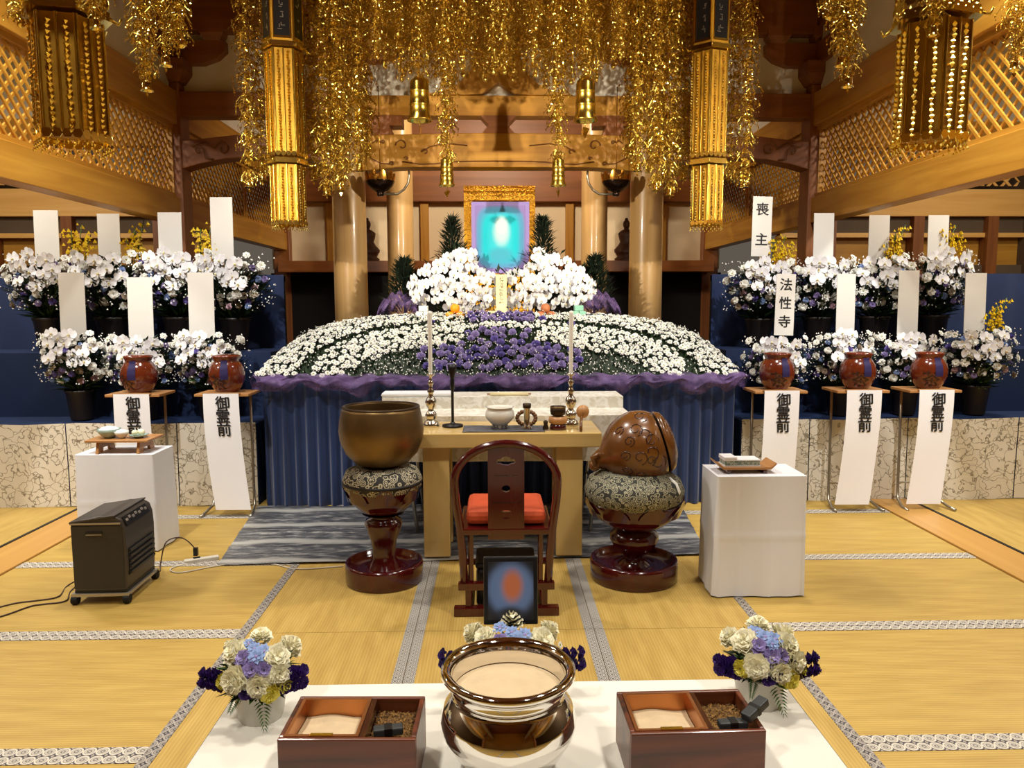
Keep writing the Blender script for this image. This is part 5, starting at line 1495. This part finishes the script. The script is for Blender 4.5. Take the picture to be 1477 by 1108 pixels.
# ---- portrait and offerings on the altar
ps = thing('portrait_plinth', 'navy cloth-covered plinth behind the altar flowers', 'plinth', (0, 6.56, 1.022))
MB().box(-.98, .98, .0, .40, 0, .478).build('plinth_body', 'curtain_navy', ps)
MB().grid(lambda u, v: (-.98+1.96*u, -.006-.008*math.sin(u*70)*v, .478-.478*v), 140, 3).build('skirt', 'curtain_blue', ps)
PZ = 1.50
t = thing('memorial_portrait', 'large portrait with a lilac border and pale cyan picture', 'portrait', (.013, 6.90, PZ))
photo_mat('print_portrait', [(0, S(60, 206, 226)), (.35, S(14, 200, 220)), (.7, S(86, 160, 206)), (1, S(146, 128, 196))], 0, .69, .235, .30, [(0.01, .74, .10, .17, S(190, 226, 230)), (0, .53, .16, .10, S(70, 176, 206)), (.01, .80, .07, .10, S(214, 234, 234))], True)
mat('frame_lilac', S(156, 138, 208), .4)
MB().box(-.262, .262, 0, .03, .37, 1.01).build('frame', 'frame_lilac', t, bevel=.004)
MB().box(-.225, .225, -.004, 0, .41, .975).build('picture', 'print_portrait', t)
MB().box(-.03, .03, .005, .03, 0.0, .38).build('easel_post', 'tray_wood', t)
MB().box(-.2, .2, .0, .05, 0, .02).build('easel_foot', 'tray_wood', t)
t = thing('memorial_tablet', 'pale wooden memorial tablet with tiny dark characters below the portrait', 'tablet', (.016, 6.60, PZ+.002))
MB().box(-.13, .13, -.03, .03, 0, .018).box(-.105, .105, -.027, .027, .018, .03).build('stand', 'tablet_wood', t)
MB().lathe([(.05, .03), (.06, .045), (.045, .06), (.055, .075), (.04, .085)], 16, ry=.5).build('lotus_base', 'tablet_wood', t)
b = MB().box(-.048, .048, -.008, .008, .08, .345).build('tablet', 'tablet_wood', t, bevel=.004)
random.seed(4)
for k in range(9):
    mb = MB()
    for q in range(4):
        x = U(-.014, .014); z = U(-.009, .009); l = U(.006, .012)
        if q % 2: mb.box(x-l, x+l, -.0092, -.008, z-.0014, z+.0014)
        else: mb.box(x-.0014, x+.0014, -.0092, -.008, z-l, z+l)
    mb.build('character', 'jar_ink', b, (0, 0, .315-.026*k))
def fruit(kind, label, x, z, y, mt, r=.042):
    t = thing(kind, label, 'fruit', (x, y, z), 0, 'fruit offered on the altar')
    MB().lathe([(0, 0), (r*.5, r*.08), (r*.9, r*.5), (r, r*.95), (r*.88, r*1.5), (r*.5, r*1.85), (r*.12, r*1.9), (0, r*1.84)], 18).build('flesh', mt, t)
    MB().tube([(0, 0, r*1.84), (r*.05, 0, r*2.05)], r*.07, 5).build('stem', 'leaf_dark', t)
for sx, kd, mt, nm in ((-.386, 'orange', 'fruit_orange', 'orange'), (.40, 'peach', 'fruit_red', 'reddish peach')):
    t = thing('fruit_stand', 'white footed fruit stand ' + ('left' if sx < 0 else 'right') + ' of the memorial tablet', 'stand', (sx, 6.55, 1.30))
    MB().lathe([(.05, .0), (.045, .02), (.02, .05), (.02, .10), (.06, .125), (.10, .14), (.10, .146), (0, .143)], 20).build('dish', 'offering_white', t)
    for dx, dy, dz, w_ in ((-.046, -.02, 0, 'lower left'), (.046, -.02, 0, 'lower right'), (0, .045, 0, 'rear'), (0, -.005, .066, 'topmost')):
        fruit(kd, '%s %s in the pile on the %s fruit stand' % (w_, nm, 'left' if sx < 0 else 'right'), sx+dx, 1.30+.147+dz, 6.55+dy, mt)
for sx, mt, nm in ((-.66, 'offering_white', 'white'), (.69, 'offering_green', 'pale green')):
    t = thing('sugar_tower', 'stepped tower of %s sugar blocks beside the orchids' % nm, 'offering', (sx, 6.56, 1.30))
    for i, (wd, z0, z1) in enumerate(((.10, 0, .10), (.085, .10, .17), (.062, .17, .23), (.04, .23, .28))):
        n = (3, 3, 2, 1)[i]
        for k in range(n):
            w1 = 2*wd/n
            MB().box(-w1/2+.002, w1/2-.002, -.05, .05, z0, z1-.002).build('sugar_block', mt, t, (-wd+w1*(k+.5), 0, 0), bevel=.004)

# ---- gilded inner shrine, statues, hanging lotus lamps
t = thing('gilded_shrine', 'gilded openwork shrine front standing behind the portrait', 'shrine', (.02, 9.0, 1.0))
mat('gilt', S(214, 160, 54), .3, 1.0, var=.2, vs=40, bump=.9, bs=70)
MB().box(-.42, -.32, 0, .10, 0, 1.97).box(.32, .42, 0, .10, 0, 1.97).build('jamb', 'gilt', t)
MB().box(-.42, .42, -.01, .10, 1.80, 1.97).build('lintel', 'gilt', t)
MB().box(-.32, .32, .08, .10, 0, 1.80).build('back_panel', 'gilt', t)
rose = MB()
for k in range(6): petal(rose, k*PI/3, .004, .03, .012, .0, .014, .004)
rose.ball((0, 0, .006), .009, 6, 4)
rose = rose.mesh('rosette', 'gilt')
for i in range(14):
    for j in range(3): inst('rosette', rose, t, (-.39+.06*i, -.012, 1.83+.05*j), (PI/2, i*.4, 0))
for i in range(16):
    for s in (-1, 1): inst('rosette', rose, t, (s*.37+.02*(i % 2), -.002, 1.0+.05*i), (PI/2, i*.5, 0))
MB().box(-.6, .6, -.1, .6, -1.0, 0).build('shrine_base', 'timber_shade_x', t)
for sx, lab in ((-1.86, 'small dark seated statue on the rear shelf, left of the portrait'), (1.86, 'small dark seated statue on the rear shelf, right of the portrait')):
    t = thing('seated_statue', lab, 'statue', (sx, 10.93, 2.2))
    mat('statue_wood', S(72, 42, 24), .5) if 'statue_wood' not in MATS else None
    MB().lathe([(.16, 0), (.17, .03), (.13, .06), (.15, .10), (.16, .12)], 16, ry=.7).build('pedestal', 'statue_wood', t)
    MB().lathe([(.17, .12), (.175, .16), (.12, .22), (.09, .27), (.11, .34), (.12, .39), (.08, .43), (.035, .45), (.035, .47)], 18, ry=.65).build('body', 'statue_wood', t)
    MB().ball((0, 0, .52), .058, 12, 8, 0, (.9, .95, 1.15)).ball((0, 0, .59), .025, 8, 6).build('head', 'statue_wood', t)
for sx, lab in ((-1.108, 'dark lotus-shaped hanging lamp beside the left round pillar'), (1.108, 'dark lotus-shaped hanging lamp beside the right round pillar')):
    s = 1 if sx < 0 else -1
    t = thing('lotus_lamp', lab, 'lamp', (sx, 7.2, 2.60))
    MB().lathe([(.0, 0), (.03, 0), (.035, .02), (.03, .03), (.07, .05), (.115, .09), (.135, .13), (.13, .15), (.12, .145), (.0, .12)], 24).build('bowl', 'lamp_bronze', t)
    for k in range(10):
        a = 2*PI*k/10
        pm = MB().grid(lambda u, v: ((.128+.03*v-.015*v*v)*math.cos(a+(u-.5)*.62*(1-v*v*.7)), (.128+.03*v-.015*v*v)*math.sin(a+(u-.5)*.62*(1-v*v*.7)), .12+.10*v), 5, 5)
        pm.build('lotus_petal', 'gold_rim', t)
    arm = [(s*.03, 0, .02), (s*.16, 0, .02), (s*.22, 0, .06), (s*.26, 0, .12), (s*.272, 0, .19), (s*.27, 0, .24)]
    MB().tube(arm, .011, 8).build('hook_arm', 'steel_tube', t)
    MB().tube([(0, 0, .13), (0, 0, 1.0)], .004, 5).build('chain', 'gold_rim', t)
# ================================================================ GILDED HANGINGS
random.seed(31)
mat('gold', S(220, 188, 84), .25, 1.0, var=.18, vs=14)
mat('gold_bright', S(242, 214, 112), .16, 1.0)
mat('gold_dark', S(184, 140, 48), .45, .75, var=.2, vs=10)
mat('plaque_black', S(20, 18, 18), .3)
def octa(mb, c, r, h=None, mi=0):
    h = h or r; c = Vector(c)
    mb.add([c+Vector(v) for v in ((r,0,0),(0,r,0),(-r,0,0),(0,-r,0),(0,0,h),(0,0,-h))], [(0,1,4),(1,2,4),(2,3,4),(3,0,4),(1,0,5),(2,1,5),(3,2,5),(0,3,5)], mi, False)
def rosette_at(mb, c, n, r, mi=0, k=5):
    q = look(n, U(0, 6)).to_matrix(); c = Vector(c)
    for j in range(k):
        a = 2*PI*j/k
        def p(rr, t, z): return c + q @ Vector((math.cos(a)*rr-math.sin(a)*t, math.sin(a)*rr+math.cos(a)*t, z))
        mb.add([p(0, 0, 0), p(r*.6, -r*.3, r*.25), p(r, 0, r*.1), p(r*.6, r*.3, r*.25)], [(0, 1, 2), (0, 2, 3)], mi, False)
def blossom(seed, R_=.10):
    random.seed(seed)
    mb = MB()
    octa(mb, (0, 0, .05), .012, .02)
    for (n, rr, z, dz) in ((6, .045, .055, -.005), (9, .085, .03, -.03), (8, .10, -.015, -.035), (6, .05, -.035, -.03)):
        for k in range(n):
            a = 2*PI*(k+U(-.3, .3))/n
            r = rr*U(.8, 1.12); d = Vector((math.cos(a), math.sin(a), 0))
            e = d*r + Vector((0, 0, z+dz*U(.4, 1.2)))
            m_ = d*r*.6 + Vector((0, 0, z+.022))
            mb.tube([(0, 0, z*.6), m_, e], .0022, 3, 0, False)
            rosette_at(mb, e, d+Vector((0, 0, U(-.4, .6))), U(.014, .023), 0 if rnd() < .6 else 1)
            if rnd() < .75:
                l = U(.012, .035)
                mb.tube([e, e-Vector((0, 0, l))], .0012, 3, 0, False)
                octa(mb, e-Vector((0, 0, l+.006)), .0055, .008, 1)
        for k in range(n//2):
            a = U(0, 6.28); d = Vector((math.cos(a), math.sin(a), U(-.3, .5)))
            rosette_at(mb, d*rr*.55+Vector((0, 0, z)), d, U(.016, .026), 0)
    return mb.mesh('blossom', ['gold', 'gold_bright'])
BLS = [blossom(s) for s in (1, 2, 3, 4)]
bell_me = MB().lathe([(.006, .07), (.012, .066), (.022, .06), (.026, .05), (.027, .03), (.028, .015), (.038, .004), (.041, 0), (.036, .0), (.026, .012), (0, .02)], 16).mesh('bell', 'gold_bright')
clap_me = MB().tube([(0, 0, .01), (0, 0, -.02)], .002, 4).add([(-.014, 0, -.02), (0, 0, -.012), (.014, 0, -.02), (0, 0, -.045)], [(0, 1, 2, 3)]).ball((0, 0, -.02), .006, 6, 4).mesh('clapper', 'gold')
bigbell_me = MB().lathe([(.01, .24), (.02, .235), (.045, .215), (.052, .20), (.052, .16), (.056, .155), (.052, .15), (.054, .09), (.058, .085), (.054, .08), (.058, .03), (.068, .008), (.070, 0), (.060, 0), (.05, .03), (0, .05)], 20).mesh('bell', 'gold')
leafdrop_me = MB().tube([(0, 0, .0), (0, 0, -.03)], .002, 4).add([(-.045, 0, -.05), (0, -.012, -.03), (.045, 0, -.05), (.02, 0, -.075), (0, 0, -.095), (-.02, 0, -.075)], [(0, 1, 2, 3, 4, 5)]).mesh('clapper', 'gold')
SGRP = 'gilded strands of the hanging canopy'
ZTOP = 4.84
def strand(px, py_bot, Y, label, spacing=.15, sc_=1.0, bell='small', ztop=ZTOP, py_first=None, cat='ornament', bs=1.0):
    b = at(px, py_bot, Y=Y)
    t = thing('gilded_strand', label, cat, (b.x, Y, ztop), 0, SGRP)
    zb = b.z - ztop                      # negative
    MB().tube([(0, 0, 0), (0, 0, zb+.05)], .0025, 4).build('cord', 'gold', t)
    z = zb + (.13 if bell == 'small' else .07+.25*bs if bell == 'big' else .06)
    if bell == 'small':
        o = inst('bell', bell_me, t, (0, 0, zb+.045), (0, 0, U(0, 6)), sc_)
        inst('clapper', clap_me, o, (0, 0, 0))
    elif bell == 'big':
        o = inst('bell', bigbell_me, t, (0, 0, zb+.085*bs), (0, 0, U(0, 6)), sc_*bs)
        inst('clapper', leafdrop_me, o, (0, 0, 0), (0, 0, .3))
    else:
        o = inst('drop', MBdrop, t, (0, 0, zb+.02))
    ztarget = -.05 if ztop - .05 < 4.5 else 4.45 - ztop
    k = 0
    top = ztarget if py_first is None else at(px, py_first, Y=Y).z - ztop
    while z < top:
        f = .75 + .25*min(1, k/2)
        inst('blossom', BLS[(k + int(px)) % 4], t, (U(-.012, .012), U(-.012, .012), z), (0, 0, U(0, 6.28)), sc_*f*U(.9, 1.1))
        z += spacing*U(.9, 1.1)*sc_
        k += 1
    return t
MBdrop = MB().ball((0, 0, 0), .018, 10, 8, 0, (1, 1, 1.15)).tube([(0, 0, .018), (0, 0, .05)], .003, 5).mesh('drop', 'gold_bright')
def words(px): return 'left' if px < 720 else 'right'
def order(lst):
    n = len(lst); out = []
    names = ['outermost', 'second', 'third', 'fourth', 'fifth', 'sixth', 'seventh', 'eighth', 'ninth', 'tenth', 'eleventh', 'twelfth']
    return names[:n]
# strands beside the hanging banners
outerL = [(360, 278, 6.35), (379, 268, 6.55)]
innerL = [(453, 268, 6.62), (462, 255, 6.75), (472, 290, 6.45), (482, 262, 6.75), (492, 283, 6.3), (505, 250, 6.6), (519, 255, 6.35), (531, 228, 6.7)]
for side in ('left', 'right'):
    for i, (x, y, Y) in enumerate(outerL):
        px = x if side == 'left' else 1433-x
        strand(px, y, Y, 'gilded blossom strand outside the %s hanging banner, %s' % (side, ('outer one of two', 'inner one of two')[i]))
    for i, (x, y, Y) in enumerate(innerL):
        px = x if side == 'left' else 1438-x
        strand(px, y, Y, 'gilded blossom strand between the %s banner and the canopy, %s from the banner' % (side, order(innerL)[i].replace('outermost', 'first')), bell='small' if i in (0, 2, 4, 6) else 'drop')
# canopy fringe in the middle
fr = [(545, 86), (556, 100), (568, 92), (580, 118), (592, 108), (604, 100), (616, 122), (628, 112), (640, 120), (654, 128), (668, 112), (684, 104), (700, 118), (712, 108)]
for side in ('left', 'right'):
    for i, (x, y) in enumerate(fr):
        px = x if side == 'left' else 1440-x
        strand(px, y, 6.2+.5*((i*7) % 5)/4, 'short canopy fringe strand on the %s half, number %s from the centre' % (side, ['fourteen', 'thirteen', 'twelve', 'eleven', 'ten', 'nine', 'eight', 'seven', 'six', 'five', 'four', 'three', 'two', 'one'][i]), .11, .8, 'drop', py_first=None)
for side in ('left', 'right'):
    m = (lambda x: x) if side == 'left' else (lambda x: 1450-x)
    strand(m(606), 200, 6.15, 'long strand ending in a large gilded bell on the outer %s of the canopy' % side, .13, .9, 'big', bs=1.6)
    strand(m(645), 284, 6.1, 'long blossom strand with a tall bell hanging in front of the %s beam' % side, .13, .95, 'big')
# near strands beside the front banners
for (px, py, lab, b_) in ((213, 148, 'near gilded strand with a bell right of the front left banner', 'small'), (240, 112, 'second near gilded strand right of the front left banner', 'small'),
                      (262, 70, 'short near gilded strand farthest from the front left banner', 'drop'), (30, 40, 'near gilded strand left of the front left banner', 'drop'),
                      (1222, 142, 'near gilded strand with a bell left of the front right banner', 'small'), (1212, 112, 'second near gilded strand left of the front right banner', 'small'),
                      (1197, 30, 'short near gilded strand farthest from the front right banner', 'drop'), (1462, 118, 'near gilded strand with a bell at the right picture edge', 'small'), (140, 60, 'gilded strand hanging before the front left banner', 'small'), (1345, 70, 'gilded strand hanging before the front right banner', 'small')):
    strand(px, py, 3.0 if px in (140, 1345) else 3.15, lab, .10, .62, b_, ztop=4.78)
# frames that carry the strands
def frame(label, z, xs, y0, y1):
    t = thing('canopy_frame', label, 'canopy', (0, 0, z))
    for i, (x0, x1) in enumerate(xs):
        for y in (y0, y1): MB().box(x0, x1, y-.03, y+.03, 0, .06).build('rail', 'gold_dark', t)
        for x in (x0, x1): MB().box(x-.03, x+.03, y0, y1, 0, .06).build('crosspiece', 'gold_dark', t)
        n = int((y1-y0)/.12)
        for k in range(1, n): MB().box(x0, x1, y0+(y1-y0)*k/n-.012, y0+(y1-y0)*k/n+.012, 0, .03).build('batten', 'gold_dark', t)
        for x in (x0+.05, x1-.05):
            for y in (y0, y1): MB().tube([(x, y, .06), (x, y, 5.6-z)], .006, 6).build('hanger', 'gold_dark', t)
frame('gilded canopy frame under the ceiling in front of the altar', ZTOP, [(-2.3, 2.4)], 6.02, 6.85)
frame('gilded rail frame over the front left banner', 4.78, [(-2.15, -1.2)], 2.95, 3.25)
frame('gilded rail frame over the front right banner', 4.78, [(1.2, 2.25)], 2.95, 3.25)

# ---- hexagonal hanging banners
def banner(label, x, y, dz, rz):
    t = thing('hanging_banner', label, 'banner', (x, y, 2.24+dz), rz, 'hexagonal gilded banners')
    def hexp(r, k=0.0): return [(r*math.cos(PI/3*j+k), r*math.sin(PI/3*j+k)) for j in range(6)]
    def tier(r, z0, z1, nm):
        body = MB().prism(hexp(r*.93), z0+.03, z1).build(nm, 'gold_dark', t)
        for j in range(6):
            a0 = PI/3*j; a1 = PI/3*(j+1)
            A = Vector((r*math.cos(a0), r*math.sin(a0), 0)); B = Vector((r*math.cos(a1), r*math.sin(a1), 0))
            for f in (.04, .5, .96):
                p = A.lerp(B, f); s = .006 if f == .5 else .004
                MB().lathe([(s, z0+.02), (s, z1)], 6, mx=Matrix.Translation(p*.965)).build('rib', 'gold', body)
            for f in (.27, .73):
                p = A.lerp(B, f)*.985
                mb = MB(); z = z0+.02
                while z < z1-.01:
                    octa(mb, (p.x+U(-.003, .003), p.y+U(-.003, .003), z), U(.009, .014), .014, 0); z += .022
                mb.build('bead_string', 'gold_bright', body, kind='stuff')
        # fringe of little hexagons and drops under the tier
        for j in range(6):
            a0 = PI/3*j; a1 = PI/3*(j+1)
            A = Vector((r*math.cos(a0), r*math.sin(a0), 0)); B = Vector((r*math.cos(a1), r*math.sin(a1), 0))
            mb = MB()
            for q in range(4):
                p = A.lerp(B, (q+.5)/4)
                n = Vector((p.x, p.y, 0)).normalized(); tdir = (B-A).normalized()
                h = [(p + tdir*.02*math.cos(PI/3*i) + Vector((0, 0, z0+.012+.02*math.sin(PI/3*i)))) for i in range(6)]
                mb.add(h + [v+n*.004 for v in h], [tuple(range(6)), tuple(range(11, 5, -1))] + [(i, (i+1) % 6, 6+(i+1) % 6, 6+i) for i in range(6)], 0)
                octa(mb, p+Vector((0, 0, z0-.02)), .007, .012, 0); octa(mb, p+tdir*.02+Vector((0, 0, z0-.035)), .006, .009, 0)
                mb.tube([p+Vector((0, 0, z0)), p+Vector((0, 0, z0-.02))], .0015, 3)
            mb.build('fringe', 'gold_bright', body, kind='stuff')
    def flange(r, z):
        MB().prism(hexp(r), z, z+.018).prism(hexp(r*.94), z+.018, z+.04).build('flange', 'gold_bright', t)
        for j in range(6):
            a = PI/3*j
            MB().tube([(r*math.cos(a)*.97, r*math.sin(a)*.97, z+.01), (r*1.12*math.cos(a), r*1.12*math.sin(a), z-.005), (r*1.18*math.cos(a), r*1.18*math.sin(a), z+.02)], .006, 6).build('corner_hook', 'gold', t)
    tier(.145, .0, .47, 'lower_tier')
    flange(.175, .48)
    tier(.160, .54, 1.36, 'upper_tier')
    flange(.185, 1.37)
    bx = MB().prism(hexp(.155), 1.41, 2.3).build('inscription_box', 'gold_dark', t)
    for j in range(6):
        a = PI/3*j+PI/6
        n = Vector((math.cos(a), math.sin(a), 0)); td = Vector((-n.y, n.x, 0))
        c = n*.155*math.cos(PI/6)
        M4 = Matrix((( td.x, n.x, 0, c.x), (td.y, n.y, 0, c.y), (0, 0, 1, 0), (0, 0, 0, 1)))
        MB().box(-.058, .058, 0, .004, 1.45, 2.25, 0, M4).build('plaque', 'plaque_black', bx)
        MB().box(-.068, -.058, 0, .008, 1.44, 2.26, 0, M4).box(.058, .068, 0, .008, 1.44, 2.26, 0, M4).box(-.068, .068, 0, .008, 1.43, 1.45, 0, M4).build('plaque_border', 'gold_bright', bx)
        mb = MB()
        for k in range(9):
            for q in range(4):
                u0 = U(-.02, .02); z0 = 1.52+.085*k+U(-.025, .025); l = U(.008, .018)
                if q % 2: mb.box(u0-l, u0+l, .004, .0055, z0-.003, z0+.003, 0, M4)
                else: mb.box(u0-.003, u0+.003, .004, .0055, z0-l, z0+l, 0, M4)
        mb.build('lettering', 'steel_tube', bx, kind='stuff')
    flange(.20, 2.3)
    MB().tube([(0, 0, 2.3), (0, 0, 5.6-2.24-dz)], .008, 6).build('hanger', 'gold_dark', t)
    return t
proto_b = banner('hexagonal gilded banner hanging left of the altar canopy', -1.725, 6.3, 0, R(12))
copy_tree(proto_b, (1.72, 6.3, 2.24), R(18), 'hexagonal gilded banner hanging right of the altar canopy')
copy_tree(proto_b, (-1.765, 3.2, 2.26), R(12), 'large near gilded banner at the upper left')
copy_tree(proto_b, (1.785, 3.2, 2.26), R(18), 'large near gilded banner at the upper right')
